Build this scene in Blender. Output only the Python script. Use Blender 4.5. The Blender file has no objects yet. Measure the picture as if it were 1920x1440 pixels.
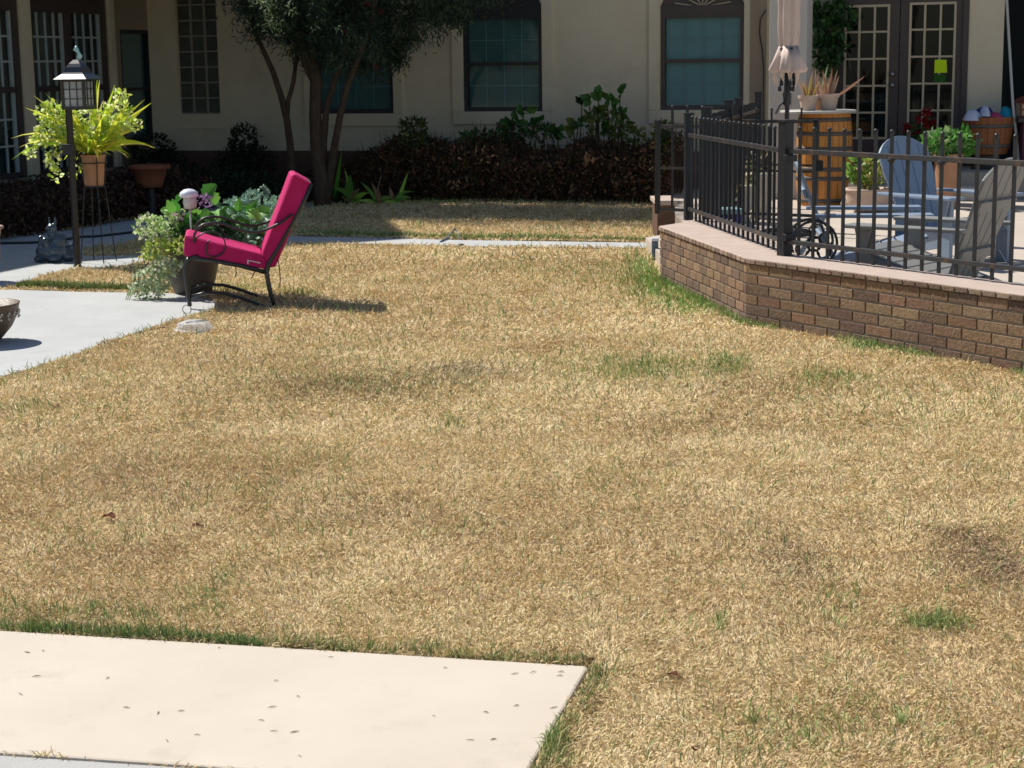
import bpy, bmesh, math, random
import numpy as np
from mathutils import Vector, Matrix

random.seed(7)
rng = np.random.default_rng(11)
R = math.radians
C = bpy.context.scene.collection
scn = bpy.context.scene

# ------------------------------------------------------------------ camera
FPX, PITCH, ROLL, EYE = 3300.0, R(10.34), R(0.8), 1.7
r0 = Vector((1, 0, 0)); fw = Vector((0, math.cos(PITCH), -math.sin(PITCH))); u0 = Vector((0, math.sin(PITCH), math.cos(PITCH)))
cr = r0 * math.cos(ROLL) - u0 * math.sin(ROLL)
cu = u0 * math.cos(ROLL) + r0 * math.sin(ROLL)
cam = bpy.data.cameras.new("Camera"); camo = bpy.data.objects.new("Camera", cam); C.objects.link(camo)
cam.sensor_width = 36; cam.lens = FPX / 1920 * 36; cam.clip_start = 0.1; cam.clip_end = 500
m = Matrix.Identity(4)
for i in range(3):
    m[i][0] = cr[i]; m[i][1] = cu[i]; m[i][2] = -fw[i]
m[2][3] = EYE
camo.matrix_world = m
cam.dof.use_dof = True; cam.dof.focus_distance = 7.5; cam.dof.aperture_fstop = 13
scn.camera = camo
scn.cycles.use_denoising = True
try: scn.cycles.denoiser = 'OPENIMAGEDENOISE'
except Exception: pass
scn.cycles.max_bounces = 8; scn.cycles.transparent_max_bounces = 12

# ------------------------------------------------------------------ light
SUN_EL, SUN_AZ = R(50), R(50)      # azimuth measured from +Y towards -X
S = Vector((-math.sin(SUN_AZ) * math.cos(SUN_EL), math.cos(SUN_AZ) * math.cos(SUN_EL), math.sin(SUN_EL)))
sl = bpy.data.lights.new("Sun", 'SUN'); sl.energy = 4.9; sl.angle = R(0.55); sl.color = (1.0, 0.955, 0.88)
so = bpy.data.objects.new("Sun", sl); C.objects.link(so); so.rotation_euler = S.to_track_quat('Z', 'Y').to_euler(); so.location = (0, 0, 20)
w = bpy.data.worlds.new("World"); scn.world = w; w.use_nodes = True
sky = w.node_tree.nodes.new('ShaderNodeTexSky'); sky.sky_type = 'NISHITA'; sky.sun_disc = False
sky.sun_elevation = SUN_EL; sky.sun_rotation = -SUN_AZ; sky.air_density = 1.0; sky.dust_density = 0.6
bg = w.node_tree.nodes['Background']; bg.inputs[1].default_value = 0.078
w.node_tree.links.new(sky.outputs[0], bg.inputs[0])
scn.view_settings.view_transform = 'Standard'; scn.view_settings.look = 'None'
scn.view_settings.exposure = 0.42; scn.view_settings.gamma = 1.0

# ------------------------------------------------------------------ pixel of the survey -> point in the place
def ray(px, py): return fw * FPX + cr * (px - 960) - cu * (py - 720)
O = Vector((0, 0, EYE))
def G(px, py, z=0.0):
    d = ray(px, py); return O + d * ((z - EYE) / d.z)
def D(px, py, Y):
    d = ray(px, py); return O + d * (Y / d.y)
def onplane(px, py, P, n):
    d = ray(px, py); return O + d * ((P - O).dot(n) / d.dot(n))
U = Vector((0.951, -0.309, 0)); N = Vector((-0.309, -0.951, 0)); C0 = Vector((-4.94, 24.7, 0))
WU = Vector((-0.309, -0.951, 0)); WN = Vector((0.951, -0.309, 0)); Z = Vector((0, 0, 1))
def FU(px, py, off=0):                 # facade coordinates (u, z)
    p = onplane(px, py, C0 + N * off, N); return (p - C0).dot(U), p.z
def WT(px, py, off=0):                 # wing coordinates (t, z)
    p = onplane(px, py, C0 + WN * off, WN); return (p - C0).dot(WU), p.z
def FP(u, z, off=0): return C0 + U * u + N * off + Z * z
def WP(t, z, off=0): return C0 + WU * t + WN * off + Z * z

# ------------------------------------------------------------------ materials
def mat(name, col, rough=0.7, spec=0.3, metal=0.0, var=None, spots=None, vscale=6.0, bump=0.0, bscale=40.0, coat=0.0, detail=6, stretch=None):
    m = bpy.data.materials.new(name); m.use_nodes = True
    nt = m.node_tree; b = nt.nodes['Principled BSDF']
    b.inputs['Base Color'].default_value = (*col, 1); b.inputs['Roughness'].default_value = rough
    b.inputs['Specular IOR Level'].default_value = spec; b.inputs['Metallic'].default_value = metal
    b.inputs['Coat Weight'].default_value = coat
    tc = nt.nodes.new('ShaderNodeTexCoord'); mp = nt.nodes.new('ShaderNodeMapping')
    nt.links.new(tc.outputs['Object'], mp.inputs[0])
    if stretch: mp.inputs['Scale'].default_value = stretch
    if var:
        n = nt.nodes.new('ShaderNodeTexNoise'); n.inputs['Scale'].default_value = vscale; n.inputs['Detail'].default_value = detail
        n.inputs['Roughness'].default_value = 0.65
        nt.links.new(mp.outputs[0], n.inputs['Vector'])
        rp = nt.nodes.new('ShaderNodeValToRGB')
        rp.color_ramp.elements[0].position = 0.3; rp.color_ramp.elements[1].position = 0.72
        rp.color_ramp.elements[0].color = (*col, 1); rp.color_ramp.elements[1].color = (*var, 1)
        nt.links.new(n.outputs[0], rp.inputs[0]); nt.links.new(rp.outputs[0], b.inputs['Base Color'])
        if spots:                                   # sparse stains with a shape of their own: (colour, scale, threshold, strength)
            n3 = nt.nodes.new('ShaderNodeTexNoise'); n3.inputs['Scale'].default_value = spots[1]; n3.inputs['Detail'].default_value = 8; n3.inputs['Roughness'].default_value = 0.7
            nt.links.new(mp.outputs[0], n3.inputs['Vector'])
            m3 = nt.nodes.new('ShaderNodeMapRange'); m3.inputs[1].default_value = spots[2]; m3.inputs[2].default_value = spots[2] + 0.14; m3.inputs[4].default_value = spots[3]
            nt.links.new(n3.outputs[0], m3.inputs[0])
            mx = nt.nodes.new('ShaderNodeMixRGB'); nt.links.new(m3.outputs[0], mx.inputs[0]); nt.links.new(rp.outputs[0], mx.inputs[1]); mx.inputs[2].default_value = (*spots[0], 1)
            nt.links.new(mx.outputs[0], b.inputs['Base Color'])
    if bump:
        n2 = nt.nodes.new('ShaderNodeTexNoise'); n2.inputs['Scale'].default_value = bscale; n2.inputs['Detail'].default_value = 5
        nt.links.new(mp.outputs[0], n2.inputs['Vector'])
        bp = nt.nodes.new('ShaderNodeBump'); bp.inputs['Strength'].default_value = bump; bp.inputs['Distance'].default_value = 0.01
        nt.links.new(n2.outputs[0], bp.inputs['Height']); nt.links.new(bp.outputs[0], b.inputs['Normal'])
    return m

def attr_mat(name, rough=0.8, spec=0.2, transl=0.0, gain=1.0, bump=0.0, bscale=60, mottling=0.0):
    m = bpy.data.materials.new(name); m.use_nodes = True
    nt = m.node_tree; b = nt.nodes['Principled BSDF']; out = nt.nodes['Material Output']
    b.inputs['Roughness'].default_value = rough; b.inputs['Specular IOR Level'].default_value = spec
    a = nt.nodes.new('ShaderNodeAttribute'); a.attribute_name = 'tint'
    src = a.outputs['Vector']
    tc = nt.nodes.new('ShaderNodeTexCoord')
    if mottling:
        n = nt.nodes.new('ShaderNodeTexNoise'); n.inputs['Scale'].default_value = 45; n.inputs['Detail'].default_value = 5
        nt.links.new(tc.outputs['Object'], n.inputs['Vector'])
        mr = nt.nodes.new('ShaderNodeMapRange'); mr.inputs[1].default_value = 0.3; mr.inputs[2].default_value = 0.7
        mr.inputs[3].default_value = 1 - mottling; mr.inputs[4].default_value = 1 + mottling
        nt.links.new(n.outputs[0], mr.inputs[0])
        vm = nt.nodes.new('ShaderNodeVectorMath'); vm.operation = 'SCALE'
        nt.links.new(src, vm.inputs[0]); nt.links.new(mr.outputs[0], vm.inputs['Scale']); src = vm.outputs[0]
    nt.links.new(src, b.inputs['Base Color'])
    if bump:
        n2 = nt.nodes.new('ShaderNodeTexNoise'); n2.inputs['Scale'].default_value = bscale; n2.inputs['Detail'].default_value = 5
        nt.links.new(tc.outputs['Object'], n2.inputs['Vector'])
        bp = nt.nodes.new('ShaderNodeBump'); bp.inputs['Strength'].default_value = bump; bp.inputs['Distance'].default_value = 0.008
        nt.links.new(n2.outputs[0], bp.inputs['Height']); nt.links.new(bp.outputs[0], b.inputs['Normal'])
    if transl:
        t = nt.nodes.new('ShaderNodeBsdfTranslucent'); nt.links.new(src, t.inputs['Color'])
        mx = nt.nodes.new('ShaderNodeMixShader'); mx.inputs[0].default_value = transl
        nt.links.new(b.outputs[0], mx.inputs[1]); nt.links.new(t.outputs[0], mx.inputs[2]); nt.links.new(mx.outputs[0], out.inputs[0])
    return m

def glass_mat(name, tint=(0.8, 0.88, 0.88), refl=0.18):
    m = bpy.data.materials.new(name); m.use_nodes = True
    nt = m.node_tree; nt.nodes.remove(nt.nodes['Principled BSDF']); out = nt.nodes['Material Output']
    tr = nt.nodes.new('ShaderNodeBsdfTransparent'); tr.inputs[0].default_value = (*tint, 1)
    gl = nt.nodes.new('ShaderNodeBsdfGlossy'); gl.inputs['Roughness'].default_value = 0.03
    gl.inputs[0].default_value = (0.9, 0.95, 1, 1)
    lw = nt.nodes.new('ShaderNodeFresnel'); lw.inputs[0].default_value = 1.5
    ad = nt.nodes.new('ShaderNodeMath'); ad.operation = 'MULTIPLY'; ad.inputs[1].default_value = refl / 0.04
    nt.links.new(lw.outputs[0], ad.inputs[0]); ad.use_clamp = True
    mx = nt.nodes.new('ShaderNodeMixShader')
    nt.links.new(ad.outputs[0], mx.inputs[0]); nt.links.new(tr.outputs[0], mx.inputs[1]); nt.links.new(gl.outputs[0], mx.inputs[2])
    nt.links.new(mx.outputs[0], out.inputs[0]); return m

M = {}
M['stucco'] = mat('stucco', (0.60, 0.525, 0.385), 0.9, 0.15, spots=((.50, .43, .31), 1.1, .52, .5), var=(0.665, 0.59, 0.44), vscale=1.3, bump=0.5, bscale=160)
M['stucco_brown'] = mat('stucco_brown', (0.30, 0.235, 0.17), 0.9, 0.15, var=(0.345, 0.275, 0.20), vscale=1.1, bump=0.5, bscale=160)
M['column_paint'] = mat('column_paint', (0.50, 0.47, 0.43), 0.85, 0.2, var=(0.55, 0.52, 0.475), vscale=3, bump=0.3, bscale=120)
M['trim_dark'] = mat('trim_dark', (0.055, 0.042, 0.040), 0.5, 0.4, var=(0.07, 0.052, 0.048), vscale=4)
M['trim_black'] = mat('trim_black', (0.022, 0.022, 0.026), 0.45, 0.4)
M['muntin_cream'] = mat('muntin_cream', (0.47, 0.40, 0.28), 0.5, 0.3)
M['muntin_grey'] = mat('muntin_grey', (0.42, 0.47, 0.46), 0.5, 0.3)
M['muntin_teal'] = mat('muntin_teal', (0.20, 0.30, 0.31), 0.6, 0.2)
M['blind'] = mat('blind', (0.17, 0.34, 0.37), 0.7, 0.2, var=(0.21, 0.39, 0.41), vscale=1.2)
M['blind_dark'] = mat('blind_dark', (0.085, 0.155, 0.165), 0.7, 0.2, var=(0.13, 0.24, 0.24), vscale=1.5)
M['curtain'] = mat('curtain', (0.10, 0.13, 0.13), 0.8, 0.1, var=(0.02, 0.03, 0.03), vscale=3, stretch=(8, 8, 0.3))
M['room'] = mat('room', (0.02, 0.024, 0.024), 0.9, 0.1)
M['glass'] = glass_mat('window_glass', (0.80, 0.90, 0.92), 0.022); M['glass_wing'] = glass_mat('window_glass_side', (0.72, 0.86, 0.86), 0.007)
M['glass_block'] = mat('glass_block', (0.045, 0.055, 0.045), 0.25, 0.4, var=(0.10, 0.11, 0.09), vscale=5)
M['block_joint'] = mat('block_joint', (0.30, 0.275, 0.23), 0.8, 0.2)
M['roof'] = mat('roof', (0.12, 0.09, 0.07), 0.9, 0.2, var=(0.18, 0.13, 0.1), vscale=8)
M['iron'] = mat('iron', (0.010, 0.013, 0.018), 0.40, 0.45, var=(0.017, 0.020, 0.026), vscale=30, bump=0.15, bscale=90)
M['iron_rust'] = mat('iron_rail', (0.03, 0.032, 0.036), 0.38, 0.55, var=(0.115, 0.065, 0.035), vscale=14, bump=0.2, bscale=90)
M['iron_rust'].node_tree.nodes['Color Ramp'].color_ramp.elements[0].position = 0.52
M['black_metal'] = mat('black_metal', (0.014, 0.018, 0.02), 0.33, 0.5, var=(0.03, 0.03, 0.032), vscale=20)
M['brown_metal'] = mat('brown_metal', (0.016, 0.012, 0.012), 0.4, 0.45, var=(0.026, 0.02, 0.018), vscale=12)
M['cushion'] = mat('cushion', (0.42, 0.010, 0.105), 0.8, 0.2, var=(0.49, 0.020, 0.14), vscale=5, bump=0.25, bscale=260)
M['cushion'].node_tree.nodes['Principled BSDF'].inputs['Sheen Weight'].default_value = 0.0
M['lit_edge'] = mat('lit_edge', (0.72, 0.05, 0.24), 0.8, 0.2)  # brighter pink for cushion edges, imitating the sunlit strip
M['tag_white'] = mat('tag_white', (0.65, 0.6, 0.6), 0.7)
M['planter_dark'] = mat('planter_dark', (0.07, 0.058, 0.052), 0.55, 0.4, var=(0.12, 0.098, 0.085), vscale=7, bump=0.1, bscale=40)
M['soil'] = mat('soil', (0.045, 0.03, 0.02), 0.95, 0.1, var=(0.08, 0.055, 0.035), vscale=40, bump=0.5, bscale=90)
M['terracotta'] = mat('terracotta', (0.40, 0.20, 0.11), 0.85, 0.2, var=(0.48, 0.27, 0.16), vscale=9, bump=0.15, bscale=60)
M['terracotta_pale'] = mat('terracotta_pale', (0.50, 0.36, 0.28), 0.9, 0.2, var=(0.58, 0.45, 0.37), vscale=12, bump=0.15, bscale=60)
M['terracotta_red'] = mat('terracotta_red', (0.20, 0.07, 0.035), 0.85, 0.2, var=(0.25, 0.09, 0.05), vscale=9)
M['urn'] = mat('urn', (0.30, 0.22, 0.18), 0.85, 0.2, var=(0.38, 0.27, 0.22), vscale=9, bump=0.2, bscale=50)
M['bowl'] = mat('bowl', (0.085, 0.052, 0.03), 0.5, 0.4, var=(0.13, 0.085, 0.05), vscale=10, bump=0.25, bscale=50)
M['shell'] = mat('shell', (0.62, 0.58, 0.5), 0.5)
M['statue'] = mat('statue', (0.035, 0.05, 0.07), 0.22, 0.7, var=(0.06, 0.09, 0.12), vscale=16, bump=0.8, bscale=26)
M['lamp_glass'] = mat('lamp_glass', (0.55, 0.55, 0.52), 0.25, 0.5)
M['lamp_opal'] = attr_mat('lamp_opal', .3, .5, .5)
M['bulb'] = mat('bulb', (0.75, 0.7, 0.62), 0.3, 0.5)
M['lantern_metal'] = mat('lantern_metal', (0.010, 0.012, 0.018), 0.30, 0.8, coat=0.0)
M['finial'] = mat('finial', (0.30, 0.52, 0.52), 0.15, 0.8, coat=0.5)  # pale teal colour stands in for highlights on the finial
M['hose'] = mat('hose', (0.012, 0.02, 0.022), 0.4, 0.4)
M['plastic_white'] = mat('plastic_white', (0.7, 0.72, 0.78), 0.3, 0.5)
M['canvas'] = mat('canvas', (0.60, 0.47, 0.40), 0.9, 0.1, var=(0.68, 0.55, 0.48), vscale=8, bump=0.15, bscale=200)
M['blue_grey'] = mat('blue_grey', (0.19, 0.25, 0.335), 0.40, 0.6, var=(0.22, 0.28, 0.365), vscale=7, bump=0.1, bscale=60)
M['warm_grey'] = mat('warm_grey', (0.20, 0.20, 0.195), 0.45, 0.4, var=(0.235, 0.235, 0.23), vscale=7, bump=0.1, bscale=60)
M['stave'] = mat('stave', (0.46, 0.175, 0.032), 0.5, 0.35, var=(0.66, 0.30, 0.075), vscale=9, bump=0.2, bscale=60, stretch=(6, 6, 0.8))
M['stave_dark'] = mat('stave_dark', (0.22, 0.075, 0.024), 0.55, 0.35, var=(0.30, 0.115, 0.04), vscale=9, bump=0.2, bscale=60, stretch=(6, 6, 0.8))  # darker version of the stave colour
M['hoop'] = mat('hoop', (0.07, 0.06, 0.055), 0.45, 0.5, var=(0.11, 0.085, 0.07), vscale=12)
M['tabletop'] = mat('tabletop', (0.45, 0.43, 0.40), 0.5, 0.3)
M['stone_pale'] = mat('stone_pale', (0.50, 0.44, 0.36), 0.9, 0.2, var=(0.6, 0.53, 0.44), vscale=12, bump=0.3, bscale=40)
M['step'] = mat('step', (0.33, 0.30, 0.26), 0.9, 0.2, var=(0.4, 0.36, 0.31), vscale=5, bump=0.2, bscale=60)
M['cloth_blue'] = mat('cloth_blue', (0.03, 0.035, 0.15), 0.9, 0.1, var=(0.07, 0.07, 0.22), vscale=6)
M['cloth_white'] = mat('cloth_white', (0.6, 0.62, 0.7), 0.9, 0.1, var=(0.45, 0.5, 0.65), vscale=9)
M['cloth_teal'] = mat('cloth_teal', (0.02, 0.25, 0.36), 0.9, 0.1, var=(0.03, 0.33, 0.42), vscale=9)
M['cloth_pink'] = mat('cloth_pink', (0.4, 0.06, 0.12), 0.9, 0.1)
M['note'] = mat('note', (0.52, 0.75, 0.02), 0.8, 0.1)
M['note_green'] = mat('note_green', (0.03, 0.10, 0.02), 0.8, 0.1)
M['note_ink'] = mat('note_ink', (0.04, 0.12, 0.02), 0.8, 0.1)
M['brass'] = mat('brass', (0.55, 0.50, 0.42), 0.3, 0.5, metal=0.9)
M['red_wood'] = mat('red_wood', (0.16, 0.03, 0.02), 0.5, 0.3)
M['plum'] = mat('plum', (0.10, 0.035, 0.05), 0.6, 0.3)
M['pole_white'] = mat('pole_white', (0.40, 0.42, 0.42), 0.5, 0.3)
M['grey_box'] = mat('grey_box', (0.12, 0.16, 0.21), 0.6, 0.3, var=(0.16, 0.2, 0.25), vscale=9)
M['leaf'] = attr_mat('leaf', 0.5, 0.35, 0.35)
M['leaf_glow'] = attr_mat('leaf_thin', 0.45, 0.35, 0.55)
M['deadleaf'] = attr_mat('dead_leaf', 0.85, 0.1, 0.15)
M['bark'] = mat('bark', (0.055, 0.036, 0.026), 0.9, 0.2, var=(0.12, 0.085, 0.06), vscale=10, bump=1.0, bscale=40, stretch=(3, 3, 0.6))
M['brick'] = attr_mat('brick', 0.88, 0.2, 0, bump=0.6, bscale=70, mottling=0.22)
M['mortar'] = mat('mortar', (0.32, 0.28, 0.235), 0.95, 0.1, var=(0.44, 0.39, 0.33), vscale=20, bump=0.4, bscale=120)
M['base_brick'] = mat('base_brick', (0.10, 0.058, 0.042), 0.9, 0.2, var=(0.15, 0.09, 0.065), vscale=14, bump=0.4, bscale=50)
M['cap'] = mat('cap', (0.40, 0.315, 0.265), 0.9, 0.2, var=(0.47, 0.38, 0.325), vscale=5, bump=0.3, bscale=90)
M['cap_edge'] = attr_mat('cap_edge', 0.9, 0.2, 0, bump=0.5, bscale=70, mottling=0.2)
M['conc_warm'] = mat('concrete_warm', (0.50, 0.435, 0.355), 0.9, 0.15, spots=((.36, .31, .25), 3.5, .56, .4), var=(0.555, 0.49, 0.405), vscale=1.6, bump=0.12, bscale=420)
M['conc_grey'] = mat('concrete_grey', (0.37, 0.365, 0.35), 0.9, 0.15, var=(0.43, 0.425, 0.41), vscale=2.2, bump=0.35, bscale=120)
M['conc_pale'] = mat('concrete_pale', (0.385, 0.395, 0.385), 0.9, 0.15, spots=((.20, .19, .17), 2.6, .60, .6), var=(0.455, 0.46, 0.455), vscale=2.0, bump=0.35, bscale=90)
M['patio'] = mat('patio', (0.42, 0.36, 0.30), 0.9, 0.15, var=(0.49, 0.425, 0.36), vscale=2.0, bump=0.3, bscale=60)
M['clear_plastic'] = attr_mat('clear_plastic', .18, .8, .4)
_nt = M['clear_plastic'].node_tree; _tr = _nt.nodes.new('ShaderNodeBsdfTransparent'); _mx = _nt.nodes.new('ShaderNodeMixShader'); _mx.inputs[0].default_value = .52
_src = _nt.nodes['Material Output'].inputs[0].links[0].from_socket; _nt.links.new(_src, _mx.inputs[1]); _nt.links.new(_tr.outputs[0], _mx.inputs[2]); _nt.links.new(_mx.outputs[0], _nt.nodes['Material Output'].inputs[0])
M['petal_red'] = attr_mat('petal', 0.6, 0.2, 0.3)

# ------------------------------------------------------------------ mesh builder
class MB:
    def __init__(s): s.v = []; s.f = []; s.t = []; s.tint = None
    def face(s, pts, tint=None):
        k = len(s.v); s.v.extend([tuple(p) for p in pts]); s.f.append(tuple(range(k, k + len(pts)))); s.t.append(tint or s.tint)
    def box(s, c, ax, ay, az, tint=None):
        c = Vector(c); ax = Vector(ax); ay = Vector(ay); az = Vector(az)
        k = len(s.v)
        for a in (-1, 1):
            for b in (-1, 1):
                for d in (-1, 1): s.v.append(tuple(c + ax * a + ay * b + az * d))
        for q in ((0, 1, 3, 2), (4, 6, 7, 5), (0, 4, 5, 1), (2, 3, 7, 6), (0, 2, 6, 4), (1, 5, 7, 3)):
            s.f.append(tuple(k + i for i in q)); s.t.append(tint or s.tint)
    def abox(s, x0, x1, y0, y1, z0, z1, tint=None):
        s.box(((x0 + x1) / 2, (y0 + y1) / 2, (z0 + z1) / 2), ((x1 - x0) / 2, 0, 0), (0, (y1 - y0) / 2, 0), (0, 0, (z1 - z0) / 2), tint)
    def bar(s, a, b, wd, hd, up=Z, tint=None):    # rectangular bar from a to b
        a = Vector(a); b = Vector(b); d = b - a
        side = d.cross(Vector(up))
        if side.length < 1e-6: side = d.cross(Vector((1, 0, 0)))
        side.normalize(); v = side.cross(d).normalized()
        s.box((a + b) / 2, d / 2, side * wd / 2, v * hd / 2, tint)
    def tube(s, pts, rad, n=8, tint=None, cap=True):
        pts = [Vector(p) for p in pts]
        if not hasattr(rad, '__len__'): rad = [rad] * len(pts)
        k = len(s.v); prev = None
        for i, p in enumerate(pts):
            d = (pts[min(i + 1, len(pts) - 1)] - pts[max(i - 1, 0)]).normalized()
            if prev is None:
                a = d.cross(Vector((0, 0, 1)) if abs(d.z) < 0.9 else Vector((1, 0, 0))).normalized()
            else:
                a = (prev - d * prev.dot(d)).normalized()
            prev = a; b = d.cross(a)
            for j in range(n):
                t = 2 * math.pi * j / n; s.v.append(tuple(p + (a * math.cos(t) + b * math.sin(t)) * rad[i]))
        for i in range(len(pts) - 1):
            for j in range(n):
                s.f.append((k + i * n + j, k + i * n + (j + 1) % n, k + (i + 1) * n + (j + 1) % n, k + (i + 1) * n + j)); s.t.append(tint or s.tint)
        if cap:
            s.f.append(tuple(k + j for j in range(n))[::-1]); s.t.append(tint or s.tint)
            s.f.append(tuple(k + (len(pts) - 1) * n + j for j in range(n))); s.t.append(tint or s.tint)
    def lathe(s, prof, c=(0, 0, 0), n=24, tint=None, squash=1.0, wob=None):
        k = len(s.v)
        for i, (r, z) in enumerate(prof):
            for j in range(n):
                t = 2 * math.pi * j / n; q = r * (wob(t, i) if wob else 1)
                s.v.append((c[0] + q * math.cos(t), c[1] + q * math.sin(t) * squash, c[2] + z))
        for i in range(len(prof) - 1):
            for j in range(n):
                s.f.append((k + i * n + j, k + i * n + (j + 1) % n, k + (i + 1) * n + (j + 1) % n, k + (i + 1) * n + j)); s.t.append(tint or s.tint)
        for e, rv in ((0, True), (len(prof) - 1, False)):
            if prof[e][0] > 1e-4:
                q = tuple(k + e * n + j for j in range(n)); s.f.append(q[::-1] if rv else q); s.t.append(tint or s.tint)
    def prism(s, poly, z0, z1, tint=None):       # vertical extrusion of a ground polygon
        k = len(s.v); n = len(poly)
        for p in poly: s.v.append((p[0], p[1], z0))
        for p in poly: s.v.append((p[0], p[1], z1))
        s.f.append(tuple(k + n + i for i in range(n))); s.t.append(tint or s.tint)
        for i in range(n):
            s.f.append((k + i, k + (i + 1) % n, k + n + (i + 1) % n, k + n + i)); s.t.append(tint or s.tint)
    def extr(s, pts, off, tint=None):            # extrusion of any flat polygon by a vector, closed
        pts = [Vector(p) for p in pts]; off = Vector(off); k = len(s.v); n = len(pts)
        for p in pts: s.v.append(tuple(p))
        for p in pts: s.v.append(tuple(p + off))
        s.f.append(tuple(k + i for i in range(n))[::-1]); s.t.append(tint or s.tint)
        s.f.append(tuple(k + n + i for i in range(n))); s.t.append(tint or s.tint)
        for i in range(n):
            s.f.append((k + i, k + (i + 1) % n, k + n + (i + 1) % n, k + n + i)); s.t.append(tint or s.tint)
    def leaf(s, p, d, up, L, W, tint=None, bend=0.15, segs=2):
        p = Vector(p); d = Vector(d).normalized(); side = d.cross(Vector(up))
        if side.length < 1e-5: side = d.cross(Vector((1, 0.3, 0)))
        side.normalize(); nn = side.cross(d)
        if segs == 1:
            s.face([p, p + d * L * .5 + side * W / 2, p + d * L, p + d * L * .5 - side * W / 2], tint); return
        a = p + d * L * .35 + side * W / 2 + nn * bend * L * .4; b = p + d * L * .35 - side * W / 2 + nn * bend * L * .4
        c1 = p + d * L * .7 + side * W * .38 + nn * bend * L * .3; c2 = p + d * L * .7 - side * W * .38 + nn * bend * L * .3
        e = p + d * L - nn * bend * L * .3
        s.face([p, b, a], tint); s.face([a, b, c2, c1], tint); s.face([c1, c2, e], tint)
    def blade(s, p, d0, L, W, droop, tint=None, n=5, up=Z):   # long strap leaf that arches
        p = Vector(p); d = Vector(d0).normalized(); prevL = None
        side = d.cross(Vector(up))
        if side.length < 1e-4: side = Vector((random.uniform(-1, 1), random.uniform(-1, 1), 0))
        side.normalize()
        for i in range(n + 1):
            t = i / n; wd = W * (0.55 + 0.9 * t * (1 - t) * 2) * (1 - t ** 3) / 2 + 0.0004
            cur = (p - side * wd, p + side * wd)
            if prevL: s.face([prevL[0], prevL[1], cur[1], cur[0]], tint)
            prevL = cur; p = p + d * L / n; d = (d + Vector((0, 0, -droop / n))).normalized()
    def build(s, name, material, parent=None, smooth=False, bevel=0, wn=False):
        org = parent.location.copy() if parent is not None else Vector((0, 0, 0))
        if parent is not None and parent.parent is not None: org += parent.parent.location
        me = bpy.data.meshes.new(name)
        if parent is None and s.v:
            a = np.array(s.v); org = Vector(((a[:, 0].min() + a[:, 0].max()) / 2, (a[:, 1].min() + a[:, 1].max()) / 2, a[:, 2].min()))
        me.from_pydata([(v[0] - org.x, v[1] - org.y, v[2] - org.z) for v in s.v], [], s.f); me.update()
        if any(t is not None for t in s.t):
            at = me.attributes.new('tint', 'FLOAT_VECTOR', 'FACE')
            at.data.foreach_set('vector', np.array([t or (0.5, 0.5, 0.5) for t in s.t], dtype=np.float32).ravel())
        me.materials.append(material)
        o = bpy.data.objects.new(name, me); C.objects.link(o)
        if parent is not None: o.parent = parent
        else: o.location = org
        if smooth: me.polygons.foreach_set('use_smooth', [True] * len(me.polygons))
        if bevel:
            b = o.modifiers.new('Bevel', 'BEVEL'); b.width = bevel; b.segments = 2; b.limit_method = 'ANGLE'; b.angle_limit = R(40)
        return o

def tag(o, label, cat=None, group=None, kind=None):
    if label: o['label'] = label
    if cat: o['category'] = cat
    if group: o['group'] = group
    if kind: o['kind'] = kind
    return o
def thing(name, loc, label, cat, group=None):
    o = bpy.data.objects.new(name, None); C.objects.link(o); o.location = loc; o.empty_display_size = 0.1
    return tag(o, label, cat, group)
def structure(o): o['kind'] = 'structure'; return o
def jit(c, a=0.15): k = 1 + random.uniform(-a, a); return tuple(max(0.0, x * k * (1 + random.uniform(-a, a) * .3)) for x in c)
def rv(s=1.0): return Vector((random.gauss(0, s), random.gauss(0, s), random.gauss(0, s)))
# ================================================================== GROUND
def pip(x, y, poly):
    inside = np.zeros(x.shape, bool); n = len(poly); j = n - 1
    for i in range(n):
        xi, yi = poly[i][0], poly[i][1]; xj, yj = poly[j][0], poly[j][1]
        c = ((yi > y) != (yj > y)) & (x < (xj - xi) * (y - yi) / (yj - yi + 1e-12) + xi)
        inside ^= c; j = i
    return inside

lattice = rng.random((256, 256))
def vnoise(x, y, sc):
    x = x * sc; y = y * sc
    xi = np.floor(x).astype(int); yi = np.floor(y).astype(int); fx = x - xi; fy = y - yi
    fx = fx * fx * (3 - 2 * fx); fy = fy * fy * (3 - 2 * fy)
    g = lambda a, b: lattice[a % 256, b % 256]
    return (g(xi, yi) * (1 - fx) + g(xi + 1, yi) * fx) * (1 - fy) + (g(xi, yi + 1) * (1 - fx) + g(xi + 1, yi + 1) * fx) * fy

def P2(lst, z=0.0): return [(G(a, b, z).x, G(a, b, z).y) for a, b in lst]
lawn_mat = mat('lawn_thatch', (0.34, 0.26, 0.14), 0.95, 0.1, var=(0.54, 0.43, 0.25), vscale=22, bump=0.6, bscale=60, detail=10)
mb = MB(); k = 60
mb.face([(-k, -20, 0), (k, -20, 0), (k, 120, 0), (-k, 120, 0)])
o = structure(mb.build('lawn', lawn_mat))

# near slab (warm), with the greyer slab beyond its joint, both 4 cm thick standing 2 cm proud of the soil
nA = G(1104, 1248, .022); nB = G(990, 1444, .022); nL = G(-300, 1163, .022)
ed = (nA - nL).normalized(); sd = (nB - nA).normalized()
near1 = [tuple(nL - ed * 2)[:2], tuple(nA)[:2], tuple(nA + sd * ((nB - nA).length * 1.02))[:2]]
jl = G(0, 1411, .022); jr = G(450, 1441, .022); jd = (jr - jl).normalized()
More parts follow.
